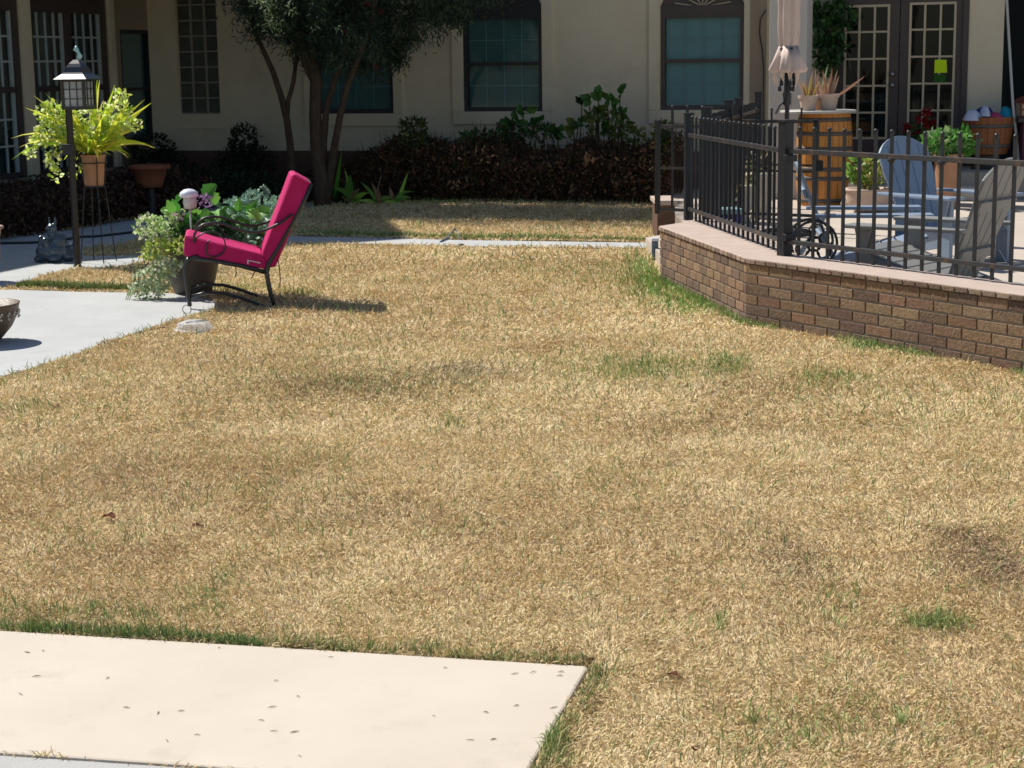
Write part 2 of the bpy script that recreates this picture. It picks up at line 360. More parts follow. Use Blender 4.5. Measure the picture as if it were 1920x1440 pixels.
# where the joint meets the right edge
den = jd.x * sd.y - jd.y * sd.x; tt = ((nA.x - jl.x) * sd.y - (nA.y - jl.y) * sd.x) / den
jR = jl + jd * tt; jL = jl - jd * 3.5
slab1 = [tuple(nL - ed * 2.3)[:2], tuple(nA)[:2], tuple(jR)[:2], tuple(jL)[:2]]
g2 = sd * 0.006
slab2 = [(jL.x + g2.x, jL.y + g2.y), (jR.x + g2.x, jR.y + g2.y), (jR.x + sd.x * 2, jR.y + sd.y * 2), (jL.x + sd.x * 2, jL.y + sd.y * 2)]
mb = MB(); mb.prism(slab1[::-1], -0.03, 0.022); o = structure(mb.build('pavement', M['conc_warm'], bevel=0.008))
mb = MB(); mb.prism(slab2[::-1], -0.03, 0.020); o = structure(mb.build('pavement', M['conc_grey'], bevel=0.008))

# left slab, sidewalk and the path behind the lawn
left_slab = P2([(-420, 640), (-420, 548), (30, 543), (150, 547), (310, 549), (350, 552), (400, 562), (412, 573), (395, 581), (345, 594), (280, 615), (200, 642), (120, 672), (60, 690), (0, 706), (-100, 732), (-300, 760)], .018)
walk = P2([(-420, 500), (0, 446), (139, 430), (260, 408), (380, 388), (441, 382), (600, 381), (605, 388), (515, 396), (441, 402), (345, 424), (262, 443), (236, 455), (205, 461), (158, 466), (158, 480), (260, 478), (330, 462), (420, 448), (560, 443), (700, 446), (870, 450), (1225, 455), (1330, 457), (1330, 466), (1225, 465), (1050, 463), (870, 461), (700, 457), (560, 456), (420, 462), (300, 480), (235, 497), (178, 503), (140, 503), (95, 513), (40, 529), (28, 536), (-20, 541), (-420, 545)], .014)
mb = MB(); mb.prism(left_slab[::-1], -0.03, 0.018); structure(mb.build('pavement', M['conc_pale'], bevel=0.006))
mb = MB(); mb.prism(walk, -0.03, 0.014); structure(mb.build('sidewalk', M['conc_pale'], bevel=0.006))
bed = P2([(-420, 500), (0, 446), (139, 430), (260, 408), (380, 388), (441, 382), (600, 381), (660, 386), (780, 381), (850, 378), (1225, 377), (1300, 375)]) + [(4.2, 21.6), (-4.9, 24.8), (-9.0, 14.0)]
mb = MB(); mb.face([(p[0], p[1], 0.006) for p in bed]); structure(mb.build('soil', M['soil']))
joints = MB()

# ================================================================== BRICK WALL AROUND THE PATIO
WA = G(1237, 528); WB = G(1399, 608); WB.z = 0; WC = WB + (G(1920, 703) - WB) * 1.9
WD = WA + Vector((0.9, 1.5, 0))
patio_poly = [tuple(WA)[:2], tuple(WB)[:2], tuple(WC)[:2], (14, 9), (14, 20.0), tuple(FP(11, 0))[:2], tuple(FP(7.0, 0))[:2], (1.75, 16.9), (1.25, 16.2)]
cx = sum(p[0] for p in patio_poly) / len(patio_poly); cy = sum(p[1] for p in patio_poly) / len(patio_poly)
def inset(p, q): return (p[0] + (q[0]), p[1] + q[1])
mb = MB()
nAB = Vector(((WB - WA).y, -(WB - WA).x, 0)).normalized()
if nAB.x > 0: nAB = -nAB
nBC = Vector(((WC - WB).y, -(WC - WB).x, 0)).normalized()
if nBC.y > 0: nBC = -nBC
inn = [tuple(WA - nAB * .1)[:2], tuple(WB - nAB * .12 - nBC * .05)[:2], tuple(WC - nBC * .1)[:2]] + patio_poly[3:]
mb.prism(inn, -0.05, 0.10); structure(mb.build('patio', M['patio']))

wall = thing('retaining_wall', (WB.x, WB.y, 0), 'low brown brick wall with a pale pink cap, bent at its corner, edging the patio', 'wall')
CO = 0.0667; WT_ = 0.34
bt = [(0.225, 0.145, 0.090), (0.205, 0.130, 0.082), (0.25, 0.168, 0.105), (0.175, 0.116, 0.078), (0.22, 0.148, 0.094), (0.15, 0.10, 0.074), (0.23, 0.150, 0.092)]
mbk = MB(); mmo = MB(); mcp = MB(); med = MB()
def joinpt(off):     # corner of the two faces moved inwards by off
    a1 = WA - nAB * off; d1 = (WB - WA).normalized(); b1 = WB - nBC * off; d2 = (WC - WB).normalized()
    den = d1.x * d2.y - d1.y * d2.x; t = ((b1.x - a1.x) * d2.y - (b1.y - a1.y) * d2.x) / den
    return a1 + d1 * t
def wall_run(A, B, n, shift, PB):
    d = (B - A); L = d.length; d.normalize()
    for c in range(-1, 6):
        z = (c + 0.5) * CO - 0.0
        x = -PB / 2 if (c + shift) % 2 else 0.0
        while x < L:
            a = max(x + 0.005, 0.0); b = min(x + PB - 0.005, L)
            if b - a > 0.03:
                tn = jit(random.choice(bt), 0.13)
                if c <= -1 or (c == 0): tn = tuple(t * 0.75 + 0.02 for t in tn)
                pr = random.uniform(-0.0015, 0.0015)
                p = A + d * ((a + b) / 2) - n * (0.045 + pr)
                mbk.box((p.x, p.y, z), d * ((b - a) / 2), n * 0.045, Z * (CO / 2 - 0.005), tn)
            x += PB
wall_run(WA, WB, nAB, 0, .182); wall_run(WB, WC, nBC, 1, .222)
end_d = Vector((0.45, 0.89, 0)); WA2 = WA + end_d * 0.01
mo = 0.010
ji, jo = joinpt(mo), joinpt(WT_)
mmo.prism([tuple(WA - nAB * mo)[:2], tuple(ji)[:2], tuple(WC - nBC * mo)[:2], tuple(WC - nBC * WT_)[:2], tuple(jo)[:2], tuple(WA - nAB * WT_)[:2]], -0.05, 6 * CO)
# rowlock course below the cap
def cap_run(A, B, n, A2, B2):
    d = (B - A); L = d.length; d.normalize(); x = 0
    while x < L - 0.02:
        b = min(x + 0.098, L)
        p = A + d * ((x + b) / 2) - n * (0.05 - 0.012)
        med.box((p.x, p.y, 6 * CO + 0.0155), d * ((b - x) / 2 - 0.004), n * 0.05, Z * 0.0145, jit(random.choice([(0.22, 0.155, 0.115), (0.27, 0.2, 0.15), (0.19, 0.13, 0.10)]), .15))
        x += 0.102
cap_run(WA, WB, nAB, 0, 0); cap_run(WB, WC, nBC, 0, 0)
co = joinpt(-0.006); ci = joinpt(WT_ + 0.03)
zc = 6 * CO + 0.030
capoly = [tuple(WA + nAB * .006)[:2], tuple(co)[:2], tuple(WC + nBC * .006)[:2], tuple(WC - nBC * (WT_ + .03))[:2], tuple(ci)[:2], tuple(WA - nAB * (WT_ + .03) + end_d * 0.55)[:2], tuple(WA - nAB * 0.12 + end_d * 0.5)[:2]]
mcp.prism(capoly, zc - 0.012, zc + 0.006)
mcp2 = MB()
CAPZ = zc + 0.006
mbk.build('bricks', M['brick'], wall, bevel=0.003); mmo.build('mortar', M['mortar'], wall); med.build('rowlock_course', M['cap_edge'], wall, bevel=0.003); mcp.build('cap', M['cap'], wall, bevel=0.006)

# short brick pier and grey stake behind the wall end
p = G(1243, 443); pr = thing('brick_pier', (p.x, p.y + .15, 0), 'short dark brick pier with pinkish cap beyond the end of the wall', 'pier')
mb = MB(); mb.abox(p.x - .08, p.x + .09, p.y - .3, p.y + .3, 0, 0.33); mb.build('pier_body', M['base_brick'], pr, bevel=0.004)
mb = MB(); mb.abox(p.x - .10, p.x + .11, p.y - .33, p.y + .33, 0.33, 0.375); mb.build('cap', M['cap'], pr, bevel=0.006)
p = G(1228, 487); pr = thing('utility_stake', p, 'small blue-grey capped stake standing in the grass at the wall end', 'stake')
mb = MB(); mb.abox(p.x - .028, p.x + .028, p.y - .03, p.y + .03, 0, .165); mb.build('stake_body', M['grey_box'], pr, bevel=0.004)
mb = MB(); mb.abox(p.x - .033, p.x + .033, p.y - .035, p.y + .035, .165, .19); mb.build('cap', M['plastic_white'], pr, bevel=0.006)

# ================================================================== HOUSE
house = thing('house', tuple(C0), 'beige stucco house with dark framed windows, brick footing and French doors around the courtyard', 'house')
def wallgrid(mb, PF, u0, u1, z0, z1, holes, depth=0.14):
    us = sorted(set([u0, u1] + [h[0] for h in holes] + [h[1] for h in holes]))
    zs = sorted(set([z0, z1] + [h[2] for h in holes] + [h[3] for h in holes]))
    us = [x for x in us if u0 <= x <= u1]; zs = [x for x in zs if z0 <= x <= z1]
    for i in range(len(us) - 1):
        for j in range(len(zs) - 1):
            uc, zc_ = (us[i] + us[i + 1]) / 2, (zs[j] + zs[j + 1]) / 2
            if any(h[0] < uc < h[1] and h[2] < zc_ < h[3] for h in holes): continue
            mb.face([PF(us[i], zs[j]), PF(us[i + 1], zs[j]), PF(us[i + 1], zs[j + 1]), PF(us[i], zs[j + 1])])
    for h in holes:
        a, b, c, d = h[:4]; c = max(c, z0); d = min(d, z1)
        mb.face([PF(a, c), PF(a, d), PF(a, d, -depth), PF(a, c, -depth)]); mb.face([PF(b, c), PF(b, c, -depth), PF(b, d, -depth), PF(b, d)])
        if h[2] >= z0: mb.face([PF(a, c), PF(a, c, -depth), PF(b, c, -depth), PF(b, c)])
        if h[3] <= z1: mb.face([PF(a, d), PF(b, d), PF(b, d, -depth), PF(a, d, -depth)])
def slab(mb, PF, a, b, c, d, o0, o1):      # box in wall coordinates
    p = (PF(a, c, o0) + PF(b, d, o1)) / 2
    mb.box(p, (PF(b, c, o0) - PF(a, c, o0)) / 2, (PF(a, c, o1) - PF(a, c, o0)) / 2, Z * ((d - c) / 2))

BR = 0.57
def rectF(x0, x1, y0, y1, off=0):
    a = FU(x0, (y0 + y1) / 2, off); b = FU(x1, (y0 + y1) / 2, off); xm = (x0 + x1) / 2
    return a[0], b[0], FU(xm, y1, off)[1], FU(xm, y0, off)[1]
WINS = [rectF(588, 737, 30, 213), rectF(868, 1017, 30, 209), rectF(1238, 1395, 27, 206)]
HT = 0.0
holes = []
for h in WINS: holes.append((h[0], h[1], h[2], h[3] + 0.17))
gb = rectF(331, 408, -30, 214); holes.append(gb)
dr = rectF(1562, 1815, -60, 300); dr = (dr[0], dr[1], 0.40, 2.62); holes.append(dr)
rt = FU(1881, 100)[0]
mb = MB()
# stucco above the footing, arches above the windows
ARC = WINS[0][3] + 0.17
for i, h in enumerate(WINS): pass
TR = 0.115
wallgrid(mb, FP, 0, rt, BR, 5.0, [(h[0], h[1], h[2], h[3] + TR + 0.36) for h in WINS] + [gb, dr])
for h in WINS:                                   # fill the corners above each arch
    a, b = h[0], h[1]; z0_ = h[3] + TR; z1_ = z0_ + 0.36; n = 14
    for i in range(n):
        t0, t1 = i / n, (i + 1) / n
        f = lambda t: z0_ + 0.34 * math.sqrt(max(0, 1 - (2 * t - 1) ** 2))
        ua, ub = a + (b - a) * t0, a + (b - a) * t1
        mb.face([FP(ua, f(t0)), FP(ub, f(t1)), FP(ub, z1_), FP(ua, z1_)])
        mb.face([FP(ua, f(t0)), FP(ub, f(t1)), FP(ub, f(t1), -.14), FP(ua, f(t0), -.14)])
mb.build('wall', M['stucco'], house)
# dark recess beyond the beige pier at the right
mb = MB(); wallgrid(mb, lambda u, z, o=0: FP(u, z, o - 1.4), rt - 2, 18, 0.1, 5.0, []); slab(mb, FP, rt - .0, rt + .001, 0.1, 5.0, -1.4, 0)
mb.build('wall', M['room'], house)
u_p0 = FU(1440, 300)[0]
mb = MB(); wallgrid(mb, lambda u, z, o=0: FP(u, z, o + 0.03), -0.0, u_p0, -0.05, BR, []); mb.face([FP(-.03, BR, 0), FP(u_p0, BR, 0), FP(u_p0, BR, .03), FP(-.03, BR, .03)])
slab(mb, FP, u_p0, rt, 0.0, BR, -0.02, 0.0)
mb.build('brick_footing', M['base_brick'], house)
# raised stucco bands around the windows
for h in WINS:
    mb = MB(); s_ = 0.145; o1 = 0.035
    slab(mb, FP, h[0] - s_, h[0] - .002, h[2] - .002, h[3] + .9, -.01, o1); slab(mb, FP, h[1] + .002, h[1] + s_, h[2] - .002, h[3] + .9, -.01, o1)
    slab(mb, FP, h[0] - s_, h[1] + s_, h[2] - 0.165, h[2] - .004, -.01, o1)
    mb.build('window_surround', M['stucco'], house, bevel=0.006)
h = gb; mb = MB(); slab(mb, FP, h[0] - .07, h[1] + .07, h[2] - 0.20, h[2] - .17, -.01, .02); mb.build('sill_line', M['stucco'], house)
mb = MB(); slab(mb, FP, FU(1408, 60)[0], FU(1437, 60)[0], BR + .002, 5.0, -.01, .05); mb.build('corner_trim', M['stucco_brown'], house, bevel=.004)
mb = MB(); q = [FP(FU(x, y)[0], FU(x, y)[1], .075) for x, y in ((1439, 18), (1428, 35), (1426, 62), (1431, 92), (1434, 130), (1433, 190), (1434, 250))]; mb.tube(q, 0.008, 6); mb.build('cable', M['trim_black'], house)

blindm = [M['blind_dark'], M['blind_dark'], M['blind']]
for i, h in enumerate(WINS):
    a, b, c, d = h
    wf = MB(); fr = 0.055; off0, off1 = -0.10, -0.02
    slab(wf, FP, a, a + fr, c, d, off0, off1); slab(wf, FP, b - fr, b, c, d, off0, off1)
    slab(wf, FP, a + fr, b - fr, c, c + fr, off0, off1); slab(wf, FP, a + fr, b - fr, d - 0.04, d + 0.0, off0, off1)
    mid = FU((590, 942, 1317)[i], (121, 120, 114)[i])[1]
    slab(wf, FP, a + fr, b - fr, mid - 0.02, mid + 0.025, off0, off1 - .01)
    slab(wf, FP, a, b, d, d + TR, off0, off1 + .005)
    n = 16; pts = [FP(a + (b - a) * t / n, d + TR + 0.338 * math.sqrt(max(0, 1 - (2 * t / n - 1) ** 2)), -0.05) for t in range(n + 1)]
    wf.extr(pts[::-1], N * -0.05)
    win = wf.build('window', M['trim_black'] if i < 2 else M['trim_dark'], house)
    bl = MB(); zz = c + fr
    while zz < d - .04: slab(bl, FP, a + fr - .01, b - fr + .01, zz + .001, zz + 0.0225, -0.128, -0.118); zz += 0.025
    slab(bl, FP, a, b, c, d, -0.14, -0.13)
    bl.build('blind', blindm[i], win)
    gr = MB()
    for k in (1, 2, 3): uu = a + fr + (b - a - 2 * fr) * k / 4; slab(gr, FP, uu - .006, uu + .006, c + fr, d - .04, -.085, -.080)
    for zz in ((c + fr + mid) / 2, (mid + d) / 2): slab(gr, FP, a + fr, b - fr, zz - .006, zz + .006, -.0795, -.075)
    gr.build('muntin', M['muntin_teal'] if i == 2 else M['blind'], win)
    g = MB(); g.face([FP(a + fr, c + fr, -.06), FP(b - fr, c + fr, -.06), FP(b - fr, d - .04, -.06), FP(a + fr, d - .04, -.06)]); g.build('pane', M['glass'], win)
    sb = MB(); uc = (a + b) / 2; z0_ = d + .095
    for k in range(-3, 4):
        ang = R(k * 26); L = .33 if abs(k) < 3 else .30
        sb.bar(FP(uc, z0_, -.035), FP(uc + math.sin(ang) * L * 1.2, z0_ + math.cos(ang) * L * .8, -.035), .012, .014, N)
    slab(sb, FP, uc - .06, uc + .06, z0_ - .012, z0_ + .012, -.045, -.03)
    sb.build('sunburst_grille', M['muntin_cream'] if i == 2 else M['trim_dark'], win)

# glass block window
jb = MB(); slab(jb, FP, gb[0], gb[1], gb[2], gb[3], -.14, -.06); gw = jb.build('glass_block_window', M['block_joint'], house)
cells = MB(); cw = (gb[1] - gb[0]) / 3; ch = (FU(370, 129)[1] - FU(370, 158)[1]); zz = gb[2] + 0.01
while zz + ch < gb[3]:
    for k in range(3): slab(cells, FP, gb[0] + cw * k + .018, gb[0] + cw * (k + 1) - .018, zz + .01, zz + ch - .01, -.059, -.048)
    zz += ch
cells.build('glass_block', M['glass_block'], gw, bevel=.006)

# French doors
fr = MB(); a, b, c, d = dr
slab(fr, FP, a, b, d - .10, d, -.14, .02); slab(fr, FP, a, a + .07, c, d - .10, -.14, .02); slab(fr, FP, b - .07, b, c, d - .10, -.14, .02)
um = (FU(1669, 100)[0] + FU(1703, 100)[0]) / 2
frame = fr.build('door_frame', M['trim_dark'], house, bevel=.004)
for i, (x0, x1, y0, y1) in enumerate(((1582, 1667, 9, 261), (1703, 1791, 4, 257))):
    g0, g1, gz0, gz1 = rectF(x0, x1, y0, y1, -.03)
    lo, hi = (a + .07, um - .004) if i == 0 else (um + .004, b - .07)
    df = MB()
    slab(df, FP, lo, g0, c + .01, d - .10, -.08, -.02); slab(df, FP, g1, hi, c + .01, d - .10, -.08, -.02)
    slab(df, FP, g0, g1, c + .01, gz0, -.08, -.02); slab(df, FP, g0, g1, gz1, d - .10, -.08, -.02)
    door = df.build('french_door', M['trim_dark'], house, bevel=.003)
    mu = MB(); t_ = .028
    slab(mu, FP, g0 + .001, g0 + t_, gz0, gz1, -.05, -.008); slab(mu, FP, g1 - t_, g1 - .001, gz0, gz1, -.05, -.008)
    slab(mu, FP, g0 + t_, g1 - t_, gz0, gz0 + t_, -.05, -.009); slab(mu, FP, g0 + t_, g1 - t_, gz1 - t_, gz1, -.05, -.009)
    for k in (1, 2): uu = g0 + (g1 - g0) * k / 3; slab(mu, FP, uu - .012, uu + .012, gz0 + t_, gz1 - t_, -.045, -.012)
    for k in range(1, 5): zz = gz0 + (gz1 - gz0) * k / 5; slab(mu, FP, g0 + t_, g1 - t_, zz - .011, zz + .011, -.043, -.014)
    mu.build('muntin', M['muntin_cream'], door)
    g = MB(); g.face([FP(g0, gz0, -.03), FP(g1, gz0, -.03), FP(g1, gz1, -.03), FP(g0, gz1, -.03)]); g.build('pane', M['glass'], door)
    if i == 0:
        hu, hz = FU(1673, 160)
        for y_ in (139, 160):
            hu, hz = FU(1673, y_); p = FP(hu, hz, .0); hd = MB()
            hd.tube([p - N * .02, p + N * .012, p + N * .03, p + N * .05], [.028, .028, .012, .026], 12)
            hd.build('handle' if y_ > 150 else 'lock', M['brass'], door, smooth=True)
# room behind the doors, with vague furniture shapes
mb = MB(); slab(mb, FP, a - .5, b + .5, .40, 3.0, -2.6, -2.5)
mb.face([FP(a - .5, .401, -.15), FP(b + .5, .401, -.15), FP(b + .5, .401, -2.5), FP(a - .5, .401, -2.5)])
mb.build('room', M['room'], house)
mb = MB()
slab(mb, FP, a + .1, a + .55, .42, 1.25, -1.4, -1.2); slab(mb, FP, b - .8, b - .2, .42, 1.15, -1.6, -1.3); slab(mb, FP, a + .75, a + .95, .42, 1.8, -1.9, -1.8)
mb.build('interior_furniture', M['curtain'], house)
mb = MB(); p0 = FP(FU(1590, 50)[0], 0, -.12)
for (x0, y0, x1, y1, w_) in ((1598, 12, 1592, 60, .05), (1612, 12, 1604, 48, .05), (1590, 100, 1596, 130, .05)):
    mb = MB(); ua, za = FU(x0, y0, -.12); ub, zb = FU(x1, y1, -.12); mb.bar(FP(ua, za, -.12), FP(ub, zb, -.12), w_, .02)
    mb.build('curtain', M['curtain'], house)
# notices on the right door
mb = MB(); u_, z_ = FU(1763, 124); q = [FP(FU(x, y, -.005)[0], FU(x, y, -.005)[1], -.005) for x, y in ((1752, 137), (1776, 136), (1775, 112), (1753, 112))]
mb.extr(q, N * .004); nt = tag(mb.build('notice', M['note']), 'bright yellow-green paper notice taped inside the right French door', 'notice')
mb = MB(); q = [FP(FU(x, y, -.006)[0], FU(x, y, -.006)[1], -.006) for x, y in ((1751, 155), (1774, 154), (1774, 139), (1752, 139))]
mb.extr(q, N * .004); nt = tag(mb.build('notice', M['note_green']), 'darker green paper notice below the bright one on the right French door', 'notice')
# wing wall with gable
wa0, _ = WT(207, 180); wa1, _ = WT(62, 180); wp1, _ = WT(43, 180)
gw0, gw1 = WT(289, 150)[0], WT(229, 150)[0]; gz0_, gz1_ = WT(255, 268)[1], WT(255, 56)[1]
wz0, wz1 = WT(130, 328)[1], 2.62
wz0 = 0.40
wholes = [(gw0, gw1, gz0_, gz1_), (wa0, wa1, wz0, wz1), (wp1, wp1 + 2.0, wz0, wz1), (wp1 + 2.3, wp1 + 4.2, wz0, wz1)]
mb = MB(); wallgrid(mb, WP, 0, 12, 0.0, 4.7, wholes)
PK = (3.4, 7.8)
mb.face([WP(-.3, 4.7), WP(7.1, 4.7), WP(PK[0], PK[1])])
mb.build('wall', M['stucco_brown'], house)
mb = MB(); slab(mb, WP, wa0 - .13, wa0 - .01, wz0, 4.6, -.01, .05); slab(mb, WP, wa1 + .002, wp1 - .002, .30, 4.6, -.01, .04); mb.build('pier', M['stucco'], house, bevel=.005)
mb = MB(); slab(mb, WP, .03, 12, 0, .36, -.02, .04); mb.build('brick_footing', M['base_brick'], house)
def wing_window(a, b, units, muncol, cols):
    f = MB(); slab(f, WP, a, b, wz1 - .22, wz1, -.13, -.01); slab(f, WP, a, b, wz0, wz0 + .07, -.13, -.01)
    slab(f, WP, a, a + .09, wz0 + .07, wz1 - .22, -.13, -.01); slab(f, WP, b - .09, b, wz0 + .07, wz1 - .22, -.13, -.01)
    iw = (b - a - .18 - .14 * (units - 1)) / units
    for k in range(1, units): x = a + .09 + iw * k + .14 * (k - 1); slab(f, WP, x, x + .14, wz0 + .07, wz1 - .22, -.13, -.01)
    zm = WT(100, 166)[1]
    win = None; mu = MB(); gl = MB(); cu_ = MB()
    for k in range(units):
        x0 = a + .09 + (iw + .14) * k; x1 = x0 + iw
        slab(f, WP, x0, x1, zm - .035, zm + .035, -.12, -.03)
        for (z0_, z1_) in ((wz0 + .07, zm - .035), (zm + .035, wz1 - .22)):
            slab(mu, WP, x0, x0 + .035, z0_, z1_, -.09, -.05); slab(mu, WP, x1 - .035, x1, z0_, z1_, -.09, -.05)
            for q in range(1, cols): xx = x0 + iw * q / cols; slab(mu, WP, xx - .011, xx + .011, z0_, z1_, -.085, -.06)
            for q in (1, 2): zq = z0_ + (z1_ - z0_) * q / 3; slab(mu, WP, x0 + .035, x1 - .035, zq - .012, zq + .012, -.084, -.058)
            gl.face([WP(x0, z0_, -.075), WP(x1, z0_, -.075), WP(x1, z1_, -.075), WP(x0, z1_, -.075)])
        n = 10
        for q in range(n):
            t0 = x0 + .02 + iw * .32 * q / n; t1 = x0 + .02 + iw * .32 * (q + 1) / n
            cu_.face([WP(t0, wz0, -.24 - .03 * (q % 2)), WP(t1, wz0, -.24 - .03 * ((q + 1) % 2)), WP(t1, wz1, -.24 - .03 * ((q + 1) % 2)), WP(t0, wz1, -.24 - .03 * (q % 2))])
    slab(cu_, WP, a, b, wz0, wz1, -1.0, -.98)
    win = f.build('window', M['trim_dark'], house, bevel=.003); mu.build('muntin', M['muntin_grey'], win); gl.build('pane', M['glass_wing'], win); cu_.build('curtain', M['curtain'], win)
wing_window(wa0, wa1, 2, None, 4); wing_window(wp1, wp1 + 2.0, 2, None, 4); wing_window(wp1 + 2.3, wp1 + 4.2, 2, None, 4)
f = MB(); slab(f, WP, gw0, gw1, gz1_ - .05, gz1_, -.12, -.01); slab(f, WP, gw0, gw0 + .05, gz0_, gz1_ - .05, -.12, -.01); slab(f, WP, gw1 - .05, gw1, gz0_, gz1_ - .05, -.12, -.01); slab(f, WP, gw0, gw1, gz0_, gz0_ + .05, -.119, -.012)
zm = WT(255, 167)[1]; slab(f, WP, gw0 + .05, gw1 - .05, zm - .02, zm + .02, -.11, -.03)
win = f.build('window', M['trim_black'], house)
bl = MB(); zz = gz0_ + .05
while zz < gz1_ - .05: slab(bl, WP, gw0 + .04, gw1 - .04, zz + .001, zz + .022, -.135, -.125); zz += .027
bl.build('blind', M['blind_dark'], win)
g = MB(); g.face([WP(gw0 + .05, gz0_ + .05, -.06), WP(gw1 - .05, gz0_ + .05, -.06), WP(gw1 - .05, gz1_ - .05, -.06), WP(gw0 + .05, gz1_ - .05, -.06)]); g.build('pane', M['glass_wing'], win)
# roofs and the volume of the house
mb = MB()
a_ = WN * -9
mb.extr([WP(-.3, 4.7, -.01), WP(7.1, 4.7, -.01), WP(PK[0], PK[1], -.01)], a_)
ov = Vector((0, 0, -.0))
mb.extr([FP(-4, 4.75, .08), FP(-4, 4.9, .08), FP(-4, 7.4, -4.5), FP(-4, 4.75, -4.5)], U * 21)
mb.build('roof', M['roof'], house)
mb = MB()
slab(mb, FP, -3, 17, 0, 4.7, -9, -3.0)
mb.face([FP(0, 4.75, -.01), FP(17, 4.75, -.01), FP(17, 4.75, -3), FP(0, 4.75, -3)])
mb.extr([WP(-1, 0, -1.3), WP(12, 0, -1.3), WP(12, 4.69, -1.3), WP(-1, 4.69, -1.3)], WN * -6)
mb.face([WP(-1, 4.69, -.02), WP(12, 4.69, -.02), WP(12, 4.69, -1.3), WP(-1, 4.69, -1.3)])
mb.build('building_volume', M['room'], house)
# unseen slab on four posts, added to cast the shadow band along the hedge
mb = MB(); p_hi, p_lo = 0.80, -0.93
slab(mb, FP, -5.0, 0.85, 9.1, 9.3, p_lo, p_hi); blocker = mb.build('added_shade_slab', M['roof'], house)
for u_ in (-4.8, -2.5, -1.0, 0.7):
    mb = MB(); slab(mb, FP, u_ - .05, u_ + .05, 5.0, 9.1, -.9, -.8); mb.build('shade_slab_post', M['trim_dark'], blocker)
# unseen roofs added above the inner corner to darken it
mb = MB(); slab(mb, FP, .0, 2.4, 3.1, 3.28, -.02, 1.5); mb.build('added_shade_roof', M['roof'], house)
mb = MB(); slab(mb, WP, -.0, 5.2, 3.10, 3.28, -.02, 1.7); mb.build('added_shade_roof', M['roof'], house)
# porch platform and its steps
mb = MB(); u0_, u1_ = FU(1530, 300)[0], 17
slab(mb, FP, u0_, u1_, .10, .40, 0.001, 1.15); structure(mb.build('porch', M['step'], bevel=.01))
mb = MB(); slab(mb, FP, u0_, u0_ + 2.0, .101, .25, 1.152, 1.5); st = mb.build('steps', M['stone_pale'], bevel=.01); structure(st)
# square porch column
pc = D(1480, 300, 20.7)
col = MB(); hw = 34 / 3300 * 20.7
col.box((pc.x, pc.y, 2.4), U * hw, N * hw, Z * 2.3); co_ = col.build('porch_column', M['column_paint'], bevel=.01)
tag(co_, 'square pale grey porch column rising behind the closed umbrella', 'column')
# ================================================================== IRON FENCE
def pl(px, Y): return D(px, 300, Y).x
FA = Vector((1.42, 14.25, 0)); fj = joinpt(0.27); FB = Vector((fj.x, fj.y, 0))
FA = WA - nAB * 0.22 + (WB - WA).normalized() * -0.45
FA = Vector((D(1291, 300, FA.y).x, FA.y, 0))
FC = WC - nBC * 0.27
fence = thing('iron_fence', (FB.x, FB.y, CAPZ), 'black wrought iron fence standing on the cap of the brick wall around the patio', 'fence')
FTOP = 1.245; RU = 1.115; RL = 0.53
def fpost(p, z0, z1, w_=.032, name='post'):
    mb = MB(); mb.box((p.x, p.y, (z0 + z1) / 2), fd * w_, Vector((-fd.y, fd.x, 0)) * w_, Z * ((z1 - z0) / 2)); mb.box((p.x, p.y, z1 + .008), fd * (w_ + .006), Vector((-fd.y, fd.x, 0)) * (w_ + .006), Z * .008)
    return mb.build(name, M['iron'], fence, bevel=.003)
def fence_run(A, B, n, zb, top=FTOP, ru=RU, rl=RL, th=.0085, rails=True, finial=True, rail_w=.034, skip_ends=True):
    d = (B - A).normalized(); s_ = Vector((-d.y, d.x, 0)); L = (B - A).length
    if rails:
        for z in (ru, rl):
            mb = MB(); mb.bar(Vector((A.x, A.y, z)), Vector((B.x, B.y, z)), rail_w, .032 if z == ru else .028)
            mb.build('rail', M['iron_rust'], fence, bevel=.003)
    for i in range(1, n):
        p = A + d * (L * i / n); mb = MB(); tz = random.uniform(-.004, .004)
        mb.box((p.x, p.y, (zb + top + tz) / 2), d * th, s_ * th, Z * ((top + tz - zb) / 2))
        if finial: mb.lathe([(.0085, 0), (.013, .006), (.013, .016), (.004, .024)], (p.x, p.y, top + tz), 8)
        mb.build('picket', M['iron'], fence)
fd = (FB - FA).normalized()
fence_run(FA, FB, 21, CAPZ + .015)
fpost(FA, CAPZ, 1.275)
fd = (FC - FB).normalized()
fpost(FB, CAPZ, 1.30, .036)
nfront = int(round((FC - FB).length / 0.137)); fence_run(FB, FC, nfront, CAPZ + .012, top=1.25)
fpost(FB + fd * ((FC - FB).length * .99), CAPZ, 1.29)
# brackets on the corner post, knots on the upper rail
for z in (1.07, .56):
    mb = MB(); q = FB + fd * .045; mb.box((q.x, q.y, z), fd * .02, Vector((-fd.y, fd.x, 0)) * .045, Z * .022); mb.build('bracket', M['iron'], fence, bevel=.004)
for k in (7, 10):
    q = FB + fd * ((FC - FB).length * k / nfront); mb = MB(); mb.lathe([(.004, -.02), (.022, -.012), (.026, 0), (.02, .014), (.004, .022)], (q.x, q.y, RU - .02), 10); mb.build('collar', M['iron'], fence)
